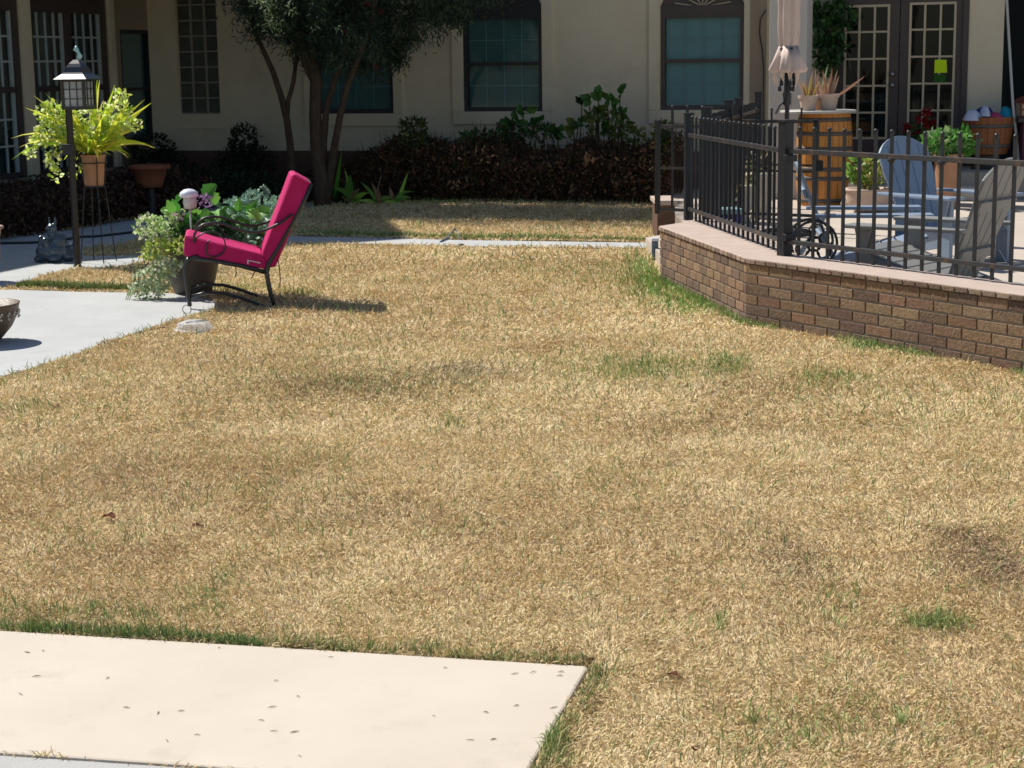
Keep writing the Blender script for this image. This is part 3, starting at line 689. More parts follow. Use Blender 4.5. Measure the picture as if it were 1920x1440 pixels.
# gate frame at the far left, then the run going back to the porch
p1 = D(1233, 300, 15.7); p1.z = 0; p2 = D(1345, 300, 15.4); p2.z = 0
gate = thing('iron_gate', (p1.x, p1.y, .33), 'narrow black iron gate section left of the corner where the fence begins, three rails high', 'gate')
fence_main = fence; fence = gate
fd = (p2 - p1).normalized()
fpost(p1, .36, 1.17, .02); fence_run(p1, p2, 4, .38, top=1.29, ru=1.13, rl=.40, th=.009, rail_w=.026)
mb = MB(); mb.bar(Vector((p1.x, p1.y, .765)), Vector((p2.x, p2.y, .765)), .024, .024); mb.build('rail', M['iron_rust'], fence)
fpost(p2, .10, 1.2, .02)
q1 = Vector((D(1326, 200, 14.9).x, 14.9, 0)); q2 = Vector((D(1422, 200, 19.4).x, 19.4, 0))
back = thing('iron_fence', (q1.x, q1.y, .1), 'dark iron fence run going back towards the house, seen almost end-on behind the patio corner', 'fence'); fence = back
fd = (q2 - q1).normalized()
fence_run(q1, q2, 26, .16, top=1.25, ru=1.16, rl=.30, th=.010, finial=False)
for t_, zt_ in ((0, 1.30), (.36, 1.32), (.56, 1.32), (1.0, 1.34)): fpost(q1.lerp(q2, t_), .1, zt_, .036)
g1 = Vector((D(1392, 224, 16.9).x, 16.9, 0)); g2_ = Vector((D(1531, 224, 16.5).x, 16.5, 0))
inner = thing('iron_gate', (g2_.x, g2_.y, .1), 'inner black iron gate with latch box, standing in front of the barrel table', 'gate'); fence = inner
fd = (g2_ - g1).normalized(); fence_run(g1, g2_, 5, .16, top=1.23, ru=1.125, rl=.25, th=.007, rail_w=.02)
fpost(g2_, .1, 1.13, .02)
for z in (.72, .66):
    mb = MB(); mb.bar(Vector((g1.x, g1.y, z)), Vector((g2_.x, g2_.y, z)), .018, .018); mb.build('rail', M['iron'], fence)
mb = MB(); mb.box((g2_.x + .03, g2_.y - .03, .72), fd * .035, Vector((0, .02, 0)), Z * .05); mb.build('latch', M['iron'], fence, bevel=.006)

# ================================================================== PATIO FURNITURE
def adirondack(loc, rz, material, label):
    root = thing('adirondack_chair', (0, 0, 0), label, 'chair', 'adirondack chairs on the patio')
    def bld(mb, n, b=.005): return mb.build(n, material, root, bevel=b)
    for s_ in (-1, 1):
        mb = MB(); mb.abox(s_ * .32 - .018, s_ * .32 + .018, -.36, -.24, 0, .52); bld(mb, 'leg')
        mb = MB(); mb.extr([(s_ * .29 - .016, -.38, .36), (s_ * .29 - .016, -.38, .26), (s_ * .29 - .016, .30, .06), (s_ * .29 - .016, .62, 0), (s_ * .29 - .016, .70, 0), (s_ * .29 - .016, .66, .07), (s_ * .29 - .016, .25, .19)], (.032, 0, 0)); bld(mb, 'side_rail')
        mb = MB(); mb.extr([(s_ * .25, -.42, .52), (s_ * .42, -.42, .52), (s_ * .43, -.30, .52), (s_ * .40, .10, .52), (s_ * .37, .40, .52), (s_ * .30, .40, .52), (s_ * .27, .0, .52)][::s_], (0, 0, .024)); bld(mb, 'arm', .006)
        mb = MB(); mb.extr([(s_ * .345, -.36, .518), (s_ * .345, -.24, .518), (s_ * .345, -.28, .36), (s_ * .345, -.32, .36)], (s_ * .02, 0, 0)); bld(mb, 'arm_bracket', .003)
    mb = MB()
    for k in range(7):
        t = k / 6; y = -.36 + t * .56; z = .365 - t * .175
        a = Vector((0, y, z)); mb.box(a, (.285, 0, 0), Vector((0, .041, -.0128)), Vector((0, .003, .0095)))
    bld(mb, 'seat', .003)
    b0 = Vector((0, .20, .17)); bd = Vector((0, math.sin(R(22)), math.cos(R(22)))); bn = Vector((0, math.cos(R(22)), -math.sin(R(22))))
    mb = MB(); n = 5
    for k in range(n):
        xb0, xb1 = -.20 + .40 * k / n + .003, -.20 + .40 * (k + 1) / n - .003
        def top(x): return .60 + .27 * math.sqrt(max(0, 1 - (x / .315) ** 2))
        f0, f1 = (-.28 + .56 * k / n), (-.28 + .56 * (k + 1) / n)
        pts = [b0 + Vector((xb0, 0, 0)), b0 + Vector((xb1, 0, 0)), b0 + bd * .60 + Vector((f1 - .003, 0, 0))]
        for q in range(6, -1, -1):
            x = f0 + .003 + (f1 - f0 - .006) * q / 6; pts.append(b0 + bd * top(x) + Vector((x, 0, 0)))
        pts.append(b0 + bd * .60 + Vector((f0 + .003, 0, 0)))
        mb.extr(pts, bn * .022)
    bld(mb, 'backrest', .004)
    for h_, hw_ in ((.22, .26), (.56, .30)):
        mb = MB(); c = b0 + bd * h_ + bn * .036; mb.box(c, (hw_ - (.04 if h_ < .3 else .05), 0, 0), bd * .035, bn * .012); bld(mb, 'back_brace', .003)
    root.location = loc; root.rotation_euler = (0, 0, rz); return root
adirondack((3.46, 13.95, .1), R(33), M['blue_grey'], 'slate blue adirondack chair facing the camera, its round back showing above the fence rail')
adirondack((2.52, 12.45, .1), R(84), M['blue_grey'], 'slate blue adirondack chair facing right beside the scrollwork stand, seen from its side')
adirondack((2.74, 11.42, .1), R(-131), M['warm_grey'], 'grey adirondack chair at the right edge, turned away so that its slatted rear shows')

# closed umbrella
p = D(1476, 200, 16.3); ux, uy = p.x, 16.3
um_ = thing('patio_umbrella', (ux, uy, .1), 'closed beige canvas patio umbrella tied with a dark strap', 'umbrella')
def zat(py, Y, px=1476): return D(px, py, Y).z
mb = MB(); mb.tube([(ux, uy, .12), (ux, uy, 3.1)], .021, 12); mb.build('pole', M['iron'], um_, smooth=True)
mb = MB(); mb.lathe([(.26, 0), (.26, .03), (.10, .07), (.04, .10), (.04, .28), (.028, .30)], (ux, uy, .1), 24); mb.build('base', M['iron'], um_)
zt = zat(91, uy); zs = zat(132, uy); zb_ = zat(158, uy)
def folds(amp, ph):
    return lambda t, i: 1 + amp * (0.6 * math.sin(5 * t + ph) + .4 * math.sin(9 * t + 1 + ph * 2))
mb = MB(); n = 48
prof = [(.135, zs - .02), (.15, zs + .01), (.12, (zs + zt) / 2), (.085, zt + .02), (.07, zt), (.082, zt + .04), (.092, zt + .2), (.088, zt + .38), (.10, zt + .5), (.13, zt + .6), (.10, zt + .8), (.05, 3.05), (.012, 3.1)]
def wob(t, i):
    a = .34 if i < 2 else (.24 if i == 2 else .10 if i in (3, 4) else .22)
    return 1 + a * (0.6 * math.sin(6 * t + .4 + i * .07) + .4 * math.sin(11 * t + 1))
mb.lathe(prof, (ux, uy, 0), n, wob=wob); cn = mb.build('canopy', M['canvas'], um_, smooth=True)
mb = MB()     # loose pointed hem panels under the strap
for k in range(7):
    a = k * 2 * math.pi / 7 + .3; ln = (.10 if k % 3 else .2); rr = .13 if k % 2 else .10
    c0 = Vector((ux + math.cos(a - .35) * .115, uy + math.sin(a - .35) * .115, zs + .02)); c1 = Vector((ux + math.cos(a + .35) * .115, uy + math.sin(a + .35) * .115, zs + .02))
    cm = Vector((ux + math.cos(a) * rr * 1.1, uy + math.sin(a) * rr * 1.1, zs - ln * .4)); tip = Vector((ux + math.cos(a) * .07, uy + math.sin(a) * .07, zs - ln))
    mb.face([c0, cm, tip]); mb.face([cm, c1, tip]); mb.face([c0, c1, cm])
mb.build('hem', M['canvas'], cn)
mb = MB()
for k in range(8):
    a = k * math.pi / 4 + .2; r1 = .06 if k % 2 else .075; zz = zs - .12 - .05 * (k % 3)
    mb.tube([(ux + math.cos(a) * .04, uy + math.sin(a) * .04, zs + .1), (ux + math.cos(a) * r1, uy + math.sin(a) * r1, zz)], .008, 6); mb.lathe([(.004, -.02), (.016, -.015), (.016, .02), (.004, .025)], (ux + math.cos(a) * r1, uy + math.sin(a) * r1, zz), 8)
mb.build('rib', M['black_metal'], um_)
mb = MB(); mb.lathe([(.088, zt - .008), (.092, zt), (.088, zt + .008)], (ux, uy, 0), 32); mb.build('strap', M['black_metal'], um_)
zk = zat(186, uy); mb = MB(); mb.lathe([(.024, -.06), (.038, -.05), (.038, .05), (.024, .06)], (ux, uy, zk), 12); mb.tube([(ux - .03, uy, zk - .02), (ux - .07, uy - .03, zk - .05), (ux - .11, uy - .03, zk - .13)], .009, 6); mb.build('crank', M['black_metal'], um_)

# barrel table with three aloe pots
by = 19.6; pb = D(1545, 300, by); bx = pb.x; z1 = zat(206, by, 1545); bw = 52 / 3300 * by
bar = thing('barrel_table', (bx, by, .1), 'upright orange oak wine barrel with dark hoops carrying a round pale tabletop', 'table')
h_ = z1 - .03 - .1
def brad(t): return bw * (.90 + .10 * (1 - (2 * t - 1) ** 2))
mb = MB()
for k in range(26):                     # staves
    a0 = 2 * math.pi * k / 26 + .012; a1 = 2 * math.pi * (k + 1) / 26 - .012
    for i in range(10):
        t0, t1 = i / 10, (i + 1) / 10; r0_, r1_ = brad(t0), brad(t1)
        P_ = lambda a, r, t: (bx + math.cos(a) * r, by + math.sin(a) * r, .1 + h_ * t)
        mb.face([P_(a0, r0_, t0), P_(a1, r0_, t0), P_(a1, r1_, t1), P_(a0, r1_, t1)])
mb.lathe([(brad(t / 10) - .006, .1 + h_ * t / 10) for t in range(11)], (bx, by, 0), 26); mb.build('barrel', M['stave'], bar)
for t in (.06, .30, .40, .62, .78, .93):
    mb = MB(); mb.lathe([(brad(t - .02) + .001, .1 + h_ * (t - .022)), (brad(t - .02) + .006, .1 + h_ * (t - .02)), (brad(t + .02) + .006, .1 + h_ * (t + .02)), (brad(t + .02) + .001, .1 + h_ * (t + .022))], (bx, by, 0), 36); mb.build('hoop', M['hoop'], bar, smooth=True)
tcx = D(1534, 205, by).x
mb = MB(); tr = 70 / 3300 * by; mb.lathe([(tr * .98, 0), (tr, .006), (tr, .022), (tr * .985, .028)], (tcx, by, z1 - .03), 40); mb.build('tabletop', M['tabletop'], bar)
def aloe_pot(px, y, sc, leaves, label, m_):
    x = D(px, 190, y).x
    r_ = thing('aloe_pot', (x, y, z1), label, 'potted plant', 'aloe pots on the barrel table')
    mb = MB(); mb.lathe([(.075 * sc, 0), (.082 * sc, .004), (.108 * sc, .135 * sc), (.121 * sc, .137 * sc), (.124 * sc, .17 * sc), (.108 * sc, .17 * sc), (.10 * sc, .14 * sc)], (x, y, z1), 24); mb.build('pot', m_, r_, smooth=False)
    mb = MB(); mb.lathe([(.10 * sc, .145 * sc), (.0, .15 * sc)], (x, y, z1), 16); mb.build('soil', M['soil'], r_)
    mb = MB()
    for (dx, dy, L, c) in leaves:
        mb.blade((x + dx * .06, y + dy * .05, z1 + .14 * sc), (dx, dy, 1.0), L, .035, -.12, c, 5, up=(0.1, 1, 0))
        mb.blade((x + dx * .06, y + dy * .05, z1 + .14 * sc), (dx, dy, 1.0), L, .03, -.12, c, 5, up=(1, .2, 0))
    mb.build('leaves', M['leaf'], r_)
pk = (.50, .33, .24); yl = (.50, .38, .12); gn = (.45, .50, .30); rd = (.42, .22, .13)
aloe_pot(1516, by - .12, .95, [(-.45, 0, .25, pk), (-.15, .1, .22, pk), (.12, 0, .30, pk), (.05, -.2, .24, yl), (.5, 0, .2, yl), (-.3, -.1, .2, yl), (.28, -.1, .22, pk)], 'pale clay pot with dried pinkish aloe, left of the three on the barrel', M['terracotta_pale'])
aloe_pot(1534, by + .14, .9, [(.25, 0, .38, gn), (.0, .1, .3, pk), (.55, 0, .24, yl), (.8, 0, .2, yl), (-.1, 0, .34, pk)], 'orange clay pot with a tall pale green aloe, rear middle one on the barrel', M['terracotta'])
aloe_pot(1553, by - .10, 1.02, [(.28, 0, .30, pk), (.12, .1, .32, rd), (1.5, 0, .38, rd), (-.5, .1, .22, pk), (-.2, 0, .3, rd), (-.7, -.2, .17, pk), (.05, .1, .2, pk), (.4, -.1, .24, pk)], 'pale clay pot with spiky aloe and one leaf leaning far right on the barrel', M['terracotta_pale'])

# scrollwork stand
p = D(1524, 480, 12.0); sx, sy = p.x, 11.95
sc_ = thing('scrollwork_stand', (sx, sy, .1), 'round black wrought iron scrollwork stand just behind the corner fence post', 'stand')
zc_ = .1 + .36
mb = MB()
ring = lambda cx_, cz, r_, a0=0, a1=2 * math.pi, n=28, dy=0: [(cx_ + r_ * math.cos(a0 + (a1 - a0) * i / n), sy + dy, cz + r_ * math.sin(a0 + (a1 - a0) * i / n)) for i in range(n + 1)]
mb.tube(ring(sx, zc_, .155), .010, 6); mb.tube(ring(sx, zc_, .155, dy=.16), .010, 6)
for k in range(6):
    a = k * math.pi / 3 + .4; mb.tube(ring(sx + .085 * math.cos(a), zc_ + .085 * math.sin(a), .048, n=16), .006, 5)
    mb.tube([(sx + .155 * math.cos(a), sy, zc_ + .155 * math.sin(a)), (sx + .155 * math.cos(a), sy + .16, zc_ + .155 * math.sin(a))], .006, 5)
mb.tube(ring(sx, zc_, .05, n=16), .007, 5)
mb.build('scroll_ring', M['black_metal'], sc_)
for dx, dy in ((-.1, 0), (.1, 0), (-.1, .16), (.1, .16)):
    mb = MB(); mb.tube([(sx + dx, sy + dy, zc_ - .11), (sx + dx * 1.1, sy + dy, .28), (sx + dx * 1.7, sy + dy, .1)], .009, 6); mb.build('leg', M['black_metal'], sc_)

# foliage helper --------------------------------------------------------------
def cloud(mb, c, rad, n, L, W, cols, segs=2, droop=0.0, out=0.6, bend=.15, shell=0.35, updir=0.2):
    c = Vector(c)
    for i in range(n):
        d = rv().normalized(); k = (shell + (1 - shell) * random.random()) ** 0.6
        p = c + Vector((d.x * rad[0] * k, d.y * rad[1] * k, d.z * rad[2] * k))
        dr_ = (d * out + rv(.5) + Vector((0, 0, updir - droop))).normalized()
        l = L * random.uniform(.6, 1.25)
        mb.leaf(p, dr_, rv(), l, W * l / L, jit(random.choice(cols), .25), bend, segs)
def potlathe(mb, x, y, z, rt, rb, h, n=28, rim=.012):
    mb.lathe([(rb * .96, 0), (rb, .006), (rt, h - rim * 2), (rt + rim, h - rim * 1.8), (rt + rim, h), (rt - .006, h), (rt - .012, h - rim * 2)], (x, y, z), n)
    
# clay bowl of flowers right of the barrel
fy = 18.6; fx = D(1628, 350, fy).x
r_ = thing('flower_bowl', (fx, fy, .1), 'round tan clay bowl of yellowing flowers on the patio right of the barrel', 'potted plant')
mb = MB(); mb.lathe([(.12, 0), (.2, .06), (.235, .15), (.225, .21), (.245, .225), (.245, .25), (.215, .25), (.2, .2)], (fx, fy, .1), 28); mb.build('pot', M['terracotta_pale'], r_, smooth=True)
mb = MB(); mb.lathe([(.21, .22), (0, .235)], (fx, fy, .1), 16); mb.build('soil', M['soil'], r_)
mb = MB(); cloud(mb, (fx + .02, fy, .47), (.17, .15, .2), 240, .06, .035, [(.35, .40, .06), (.45, .36, .12), (.22, .34, .05)]); cloud(mb, (fx - .12, fy, .55), (.1, .1, .14), 120, .07, .05, [(.25, .42, .08), (.2, .35, .06)])
for k in range(16): mb.tube([(fx + random.uniform(-.05, .05), fy, .33), (fx + random.uniform(-.2, .18), fy + random.uniform(-.1, .1), random.uniform(.5, .65))], .004, 4, (.35, .28, .12))
mb.build('leaves', M['leaf'], r_)
mb = MB(); cloud(mb, (fx - .09, fy - .05, .56), (.05, .05, .07), 26, .04, .03, [(.6, .3, .25), (.55, .22, .2)]); mb.build('flowers', M['petal_red'], r_)
# stone ornament beside the bowl
o_x = D(1603, 335, 19.0).x
mb = MB(); mb.lathe([(.10, 0), (.14, .05), (.12, .12), (.06, .15), (.04, .2), (.07, .24), (.05, .29), (.01, .31)], (o_x, 19.05, .1), 16); tag(mb.build('stone_ornament', M['stone_pale'], smooth=True), 'small pale stone ornament between the barrel and the flower bowl', 'ornament')

# leafy plant in tall tan pot
gy = 18.9; gx = D(1778, 300, gy).x
r_ = thing('leafy_potted_plant', (gx, gy, .1), 'bright green leafy plant spilling over a tall tan pot before the right French door', 'potted plant')
mb = MB(); potlathe(mb, gx, gy, .1, .15, .10, zat(288, gy, 1778) - .1); mb.build('pot', M['terracotta'], r_)
zt_ = zat(288, gy, 1778)
mb = MB(); mb.lathe([(.15, 0), (0, .01)], (gx, gy, zt_ - .02), 16); mb.build('soil', M['soil'], r_)
mb = MB(); cloud(mb, (gx - .04, gy, zt_ + .10), (.22, .2, .15), 420, .09, .05, [(.09, .24, .05), (.14, .34, .07), (.34, .46, .22)], droop=.3); cloud(mb, (gx + .12, gy, zt_ + .10), (.16, .15, .15), 200, .10, .03, [(.06, .22, .03), (.1, .3, .05)], droop=.3); mb.build('leaves', M['leaf'], r_)
# poinsettia on the porch
ry = 20.7; rx = D(1722, 240, ry).x
r_ = thing('poinsettia', (rx, ry, .4), 'dark red poinsettia in a small pot on the porch before the French doors', 'potted plant')
mb = MB(); potlathe(mb, rx, ry, .4, .10, .07, .16); mb.build('pot', M['plum'], r_)
mb = MB(); cloud(mb, (rx, ry, .72), (.2, .15, .16), 200, .11, .05, [(.03, .09, .02), (.04, .12, .03)]); mb.build('leaves', M['leaf'], r_)
mb = MB()
for (x_, y_) in ((1703, 240), (1735, 212), (1742, 232), (1716, 246), (1728, 226)):
    q = D(x_, y_, ry - .08)
    for k in range(11): mb.leaf(q, Vector((random.uniform(-1, 1), random.uniform(-.7, .1), random.uniform(-.5, .6))), rv(), .095, .045, jit((.18, .008, .012)))
mb.build('flowers', M['petal_red'], r_)
# half barrel with blankets
hy = 20.75; hx = D(1852, 250, hy).x; zt_ = zat(219, hy, 1852); hr = 48 / 3300 * hy
r_ = thing('half_barrel', (hx, hy, .4), 'dark half wine barrel holding folded blankets at the right of the porch', 'barrel')
hz_ = zat(288, hy, 1852); hh = zt_ - hz_
mb = MB(); mb.lathe([(hr * .6, 0), (hr * .62, .02), (hr * .5, .04), (hr * .5, hz_ - .4 - .02), (hr * .66, hz_ - .4)], (hx, hy, .4), 24); mb.build('plinth', M['trim_dark'], r_)
mb = MB()
for k in range(24):
    a0 = 2 * math.pi * k / 24 + .012; a1 = 2 * math.pi * (k + 1) / 24 - .012
    for i in range(6):
        t0, t1 = i / 6, (i + 1) / 6; f = lambda t: hr * (.74 + .26 * t ** .6); P_ = lambda a, r, t: (hx + math.cos(a) * r, hy + math.sin(a) * r, hz_ + hh * t)
        mb.face([P_(a0, f(t0), t0), P_(a1, f(t0), t0), P_(a1, f(t1), t1), P_(a0, f(t1), t1)])
mb.lathe([(hr * (.74 + .26 * (t / 6) ** .6) - .006, hh * t / 6) for t in range(7)] + [(hr - .03, hh), (hr - .03, hh - .08), (0, hh - .08)], (hx, hy, hz_), 24); mb.build('barrel', M['stave_dark'], r_)
for t in (.76, .22):
    mb = MB(); f = lambda t: hr * (.74 + .26 * t ** .6); mb.lathe([(f(t - .04) + .001, hh * (t - .05)), (f(t - .04) + .007, hh * (t - .045)), (f(t + .04) + .007, hh * (t + .045)), (f(t + .04) + .001, hh * (t + .05))], (hx, hy, hz_), 36); mb.build('hoop', M['hoop'], r_, smooth=True)
def cloth(x0, x1, y0, y1, Y, m_, label):
    a = D(x0, y1, Y); b = D(x1, y0, Y); mb = MB(); cx_ = (a.x + b.x) / 2; hw_ = (b.x - a.x) / 2; n = 22; m_r = 7; ph = random.uniform(0, 6); H = b.z - a.z
    for i in range(m_r + 1):
        for j in range(n):
            t = 2 * math.pi * j / n; r = (i + .02) / m_r; q = r * (1 + .07 * math.sin(5 * t + ph))
            zz = a.z - .035 + (H + .035) * (1 - r ** 2.6) * (1 + .09 * math.sin(t * 3 + r * 7 + ph) * r + .05 * math.sin(t * 7 + ph)) 
            mb.v.append((cx_ + hw_ * q * math.cos(t), Y + .15 * q * math.sin(t), zz))
    for i in range(m_r):
        for j in range(n): k = i * n; mb.f.append((k + j, k + n + j, k + n + (j + 1) % n, k + (j + 1) % n)); mb.t.append(None)
    mb.f.append(tuple(range(n))[::-1]); mb.t.append(None)
    o = mb.build('blanket', m_, smooth=True); tag(o, label, 'blanket', 'blankets in the half barrel')
cloth(1806, 1842, 206, 220, hy - .10, M['cloth_white'], 'white and pale blue blanket at the left of the half barrel')
cloth(1822, 1868, 200, 219, hy + .02, M['cloth_blue'], 'navy blue blanket heaped in the middle of the half barrel')
cloth(1838, 1856, 198, 212, hy - .12, M['cloth_white'], 'small white folded blanket lying on top of the navy one')
cloth(1848, 1884, 211, 220, hy - .16, M['cloth_pink'], 'thin pink blanket at the front rim of the half barrel')
cloth(1871, 1900, 200, 219, hy, M['cloth_teal'], 'bright teal blanket at the right of the half barrel')
# right edge: stand with red lantern, leaning pole
ly = 20.7; lx = D(1912, 250, ly).x
mb = MB(); t_ = thing('porch_stand', (lx, ly, .4), 'dark plum coloured stand at the right edge of the porch', 'stand')
zt_ = zat(219, ly, 1912)
mb.abox(lx - .02, lx + .34, ly - .2, ly + .2, .4, zt_ - .06); mb.build('cabinet', M['plum'], t_, bevel=.01)
mb = MB(); mb.abox(lx - .09, lx + .40, ly - .24, ly + .24, zt_ - .06, zt_); mb.build('top', M['trim_black'], t_, bevel=.008)
la = thing('red_lantern', (lx + .1, ly, zt_), 'small lattice sided lantern with a dark red roof on the plum stand', 'lantern')
lw = .135; mb = MB()
for sx_ in (-1, 0, 1):
    for sy_ in (-1, 1): mb.abox(lx + .1 + sx_ * lw - .01, lx + .1 + sx_ * lw + .01, ly + sy_ * lw - .01, ly + sy_ * lw + .01, zt_, zt_ + .165)
for z_ in (zt_ + .01, zt_ + .085, zt_ + .157):
    for sy_ in (-1, 1): mb.abox(lx + .1 - lw, lx + .1 + lw, ly + sy_ * lw - .008, ly + sy_ * lw + .008, z_ - .009, z_ + .009)
mb.build('lattice', M['red_wood'], la)
mb = MB(); mb.abox(lx + .1 - lw + .012, lx + .1 + lw - .012, ly - lw + .014, ly + lw - .014, zt_ + .002, zt_ + .16); mb.build('panel', M['muntin_cream'], la)
mb = MB(); mb.lathe([(.20, .165), (.205, .175), (.09, .235), (.02, .245)], (lx + .1, ly, zt_), 4); mb.build('lantern_roof', M['red_wood'], la)
a = D(1899, 195, 20.6); b = D(1887, -10, 20.6)
mb = MB(); mb.tube([(b.x + (a.x - b.x) * 1.9, a.y, .41), (a.x, a.y, a.z), (b.x, b.y, b.z)], .016, 8); tag(mb.build('leaning_pole', M['pole_white']), 'thin pale pole leaning upright at the dark right end of the porch', 'pole')

# things half seen through the slanting fence run
bx_, by_ = D(1352, 395, 15.6).x, 15.6
t_ = thing('storage_cooler', (bx_, by_, .1), 'small blue cooler with a pale teal lid behind the slanting fence run', 'cooler')
mb = MB(); mb.abox(bx_ - .15, bx_ + .17, by_ - .12, by_ + .12, .1, .36); mb.build('cooler_body', M['cloth_blue'], t_, bevel=.02)
mb = MB(); mb.abox(bx_ - .16, bx_ + .18, by_ - .13, by_ + .13, .362, .41); mb.build('lid', M['muntin_teal'], t_, bevel=.015)
for i, (x_, y_, Y, r1, lab) in enumerate(((1357, 350, 17.2, .13, 'pale stone urn nearest the gate behind the slanting fence'), (1392, 352, 17.6, .15, 'pale stone urn in the middle of the row behind the slanting fence'), (1425, 345, 18.0, .17, 'tallest pale stone urn behind the slanting fence, nearest the barrel'))):
    x = D(x_, y_, Y).x; r_ = thing('stone_urn', (x, Y, .1), lab, 'urn', 'pale stone urns behind the fence')
    mb = MB(); h = .28 + .09 * i; mb.lathe([(r1 * .6, 0), (r1 * .6, .03), (r1 * .35, .06), (r1 * .5, .10), (r1, h * .6), (r1 * .92, h - .04), (r1 * 1.1, h - .02), (r1 * 1.1, h), (r1 * .8, h)], (x, Y, .1), 20); mb.build('urn_body', M['stone_pale'], r_, smooth=True)
    mb = MB(); cloud(mb, (x, Y, .1 + h + .08), (r1 * .9, r1 * .9, .12), 90, .07, .03, [(.12, .16, .05), (.3, .24, .14)]); mb.build('leaves', M['leaf'], r_)

# hanging climber by the doors
wy = FP(FU(1553, 60)[0], 0, .22)
mb = MB()
for (px_, py_, rx_, rz_, n) in ((1550, 10, .22, .25, 330), (1552, 50, .24, .28, 420), (1556, 90, .19, .22, 260), (1548, 118, .12, .16, 120), (1590, 30, .08, .12, 60)):
    q = D(px_, py_, wy.y); cloud(mb, q, (rx_, .13, rz_), n, .08, .045, [(.035, .10, .025), (.05, .14, .035), (.03, .07, .02)], droop=.5)
tag(mb.build('climbing_plant', M['leaf']), 'dark green climbing plant hanging on the wall left of the French doors', 'climber')
def roundleaf(mb, p, d, up, L, W, tint):      # broad leaf with a wavy lobed edge, folded along its rib
    p = Vector(p); d = Vector(d).normalized(); side = d.cross(Vector(up)).normalized(); nn = side.cross(d); n = 7; ph = random.uniform(0, 6)
    prev = None
    for i in range(n + 1):
        t = i / n; w_ = W * .5 * (math.sin(math.pi * min(1, t * .93 + .04)) ** .75) * (1 + .16 * math.sin(t * 19 + ph)); c = p + d * L * t + nn * (L * .12 * math.sin(t * 3.1))
        dr = nn * w_ * .35; cur = (c - side * w_ + dr, c, c + side * w_ + dr)
        if prev:
            mb.face([prev[0], prev[1], cur[1], cur[0]], tint); mb.face([prev[1], prev[2], cur[2], cur[1]], tuple(x * .92 for x in tint))
        prev = cur
# ================================================================== MAGENTA CHAIR
K = 264.0; cy0 = 12.36; cy1 = 12.86
ch = thing('cushioned_chair', G(440, 579), 'black metal spring patio chair with bright magenta seat and back cushions, facing left', 'chair')
def Q(px, py, y=cy0): return D(px, py, y)
P0 = D(355, 575, 12.36); sdn = Vector((.977, .213, 0)); nsd = Vector((.213, -.977, 0)); dy = Vector((-.078, .49, 0))
def qz(px, py, y): return onplane(px, py, P0, nsd) + dy * ((y - cy0) / (cy1 - cy0))
mb = MB(); pts = [(346, 444), (352, 441), (489, 476), (494, 480), (505, 500), (499, 505), (350, 481), (344, 477)]
mb.extr([qz(x, y, cy0) for x, y in pts][::-1], dy); st = mb.build('seat_cushion', M['cushion'], ch, bevel=.012)
mb = MB(); pts = [(546, 330), (553, 326), (582, 342), (583, 350), (517, 500), (506, 503), (492, 478), (494, 468)]
mb.extr([qz(x, y, cy0) for x, y in pts][::-1], dy); bk = mb.build('back_cushion', M['cushion'], ch, bevel=.014)
for cu_, pp in ((st, [(348, 443), (490, 477)]), (bk, [(493, 474), (550, 328), (582, 343)])):
    mb = MB(); mb.tube([qz(x, y, cy0 - .004) for x, y in pp], .006, 6); mb.build('lit_edge', M['lit_edge'], cu_); mb = MB(); mb.tube([qz(x, y, cy1 + .004) for x, y in pp], .006, 6); mb.build('lit_edge', M['lit_edge'], cu_)  # edge tubes whose colour stands in for sun on the cushion tops
mb = MB(); mb.extr([qz(x, y, cy0 - .003) for x, y in ((464, 487), (488, 492), (488, 494), (466, 489), (466, 495), (463, 494))], Vector((0, .002, 0))); mb.build('seam_label', M['tag_white'], st)
for y in (cy0, cy1 - .01):
    nm = lambda n, mb, b=0: mb.build(n, M['black_metal'], ch, smooth=True)
    mb = MB(); mb.tube([qz(*q, y) for q in ((356, 574), (354, 560), (349, 525), (347, 503), (351, 490), (360, 483), (372, 481))], [.016] * 7, 8); nm('leg', mb)
    mb = MB(); mb.tube([qz(*q, y) for q in ((518, 583), (510, 560), (504, 535), (500, 512), (503, 495), (520, 468), (545, 425), (566, 385), (583, 347))], [.015, .015, .017, .018, .017, .014, .014, .014, .014], 8); nm('leg', mb)
    mb = MB(); mb.tube([qz(*q, y) for q in ((362, 484), (400, 489), (450, 498), (500, 511))], .016, 8); nm('seat_rail', mb)
    mb = MB(); mb.tube([qz(*q, y) for q in ((358, 556), (385, 549), (420, 550), (455, 560), (490, 573), (514, 578))], .012, 8); nm('stretcher', mb)
    mb = MB(); mb.tube([qz(*q, y - .02 if y == cy0 else y + .02) for q in ((549, 401), (525, 418), (500, 430), (482, 435), (462, 434), (440, 427), (418, 419), (400, 417), (382, 420), (370, 428), (364, 441), (364, 455))], .009, 8); nm('arm', mb)
    mb = MB(); mb.tube([qz(*q, y - .012 if y == cy0 else y + .012) for q in ((364, 455), (368, 446), (380, 437), (396, 433), (412, 438), (421, 450), (423, 462), (418, 474), (408, 480), (396, 482), (386, 476), (389, 455), (392, 450))], .006, 6); nm('arm_scroll', mb)
for x_, y_, rr in ((583, 346, .014), (503, 505, .014), (352, 490, .014), (515, 579, .011)):
    a = qz(x_, y_, cy0); mb = MB(); mb.tube([a, a + dy], rr, 8); mb.build('crossbar', M['black_metal'], ch, smooth=True)
for k in range(6):
    q = dy * ((k + .5) / 6); mb = MB(); mb.tube([qz(505, 500, cy0) + q, qz(583, 348, cy0) + q], .006, 6); mb.build('back_rod', M['black_metal'], ch, smooth=True)
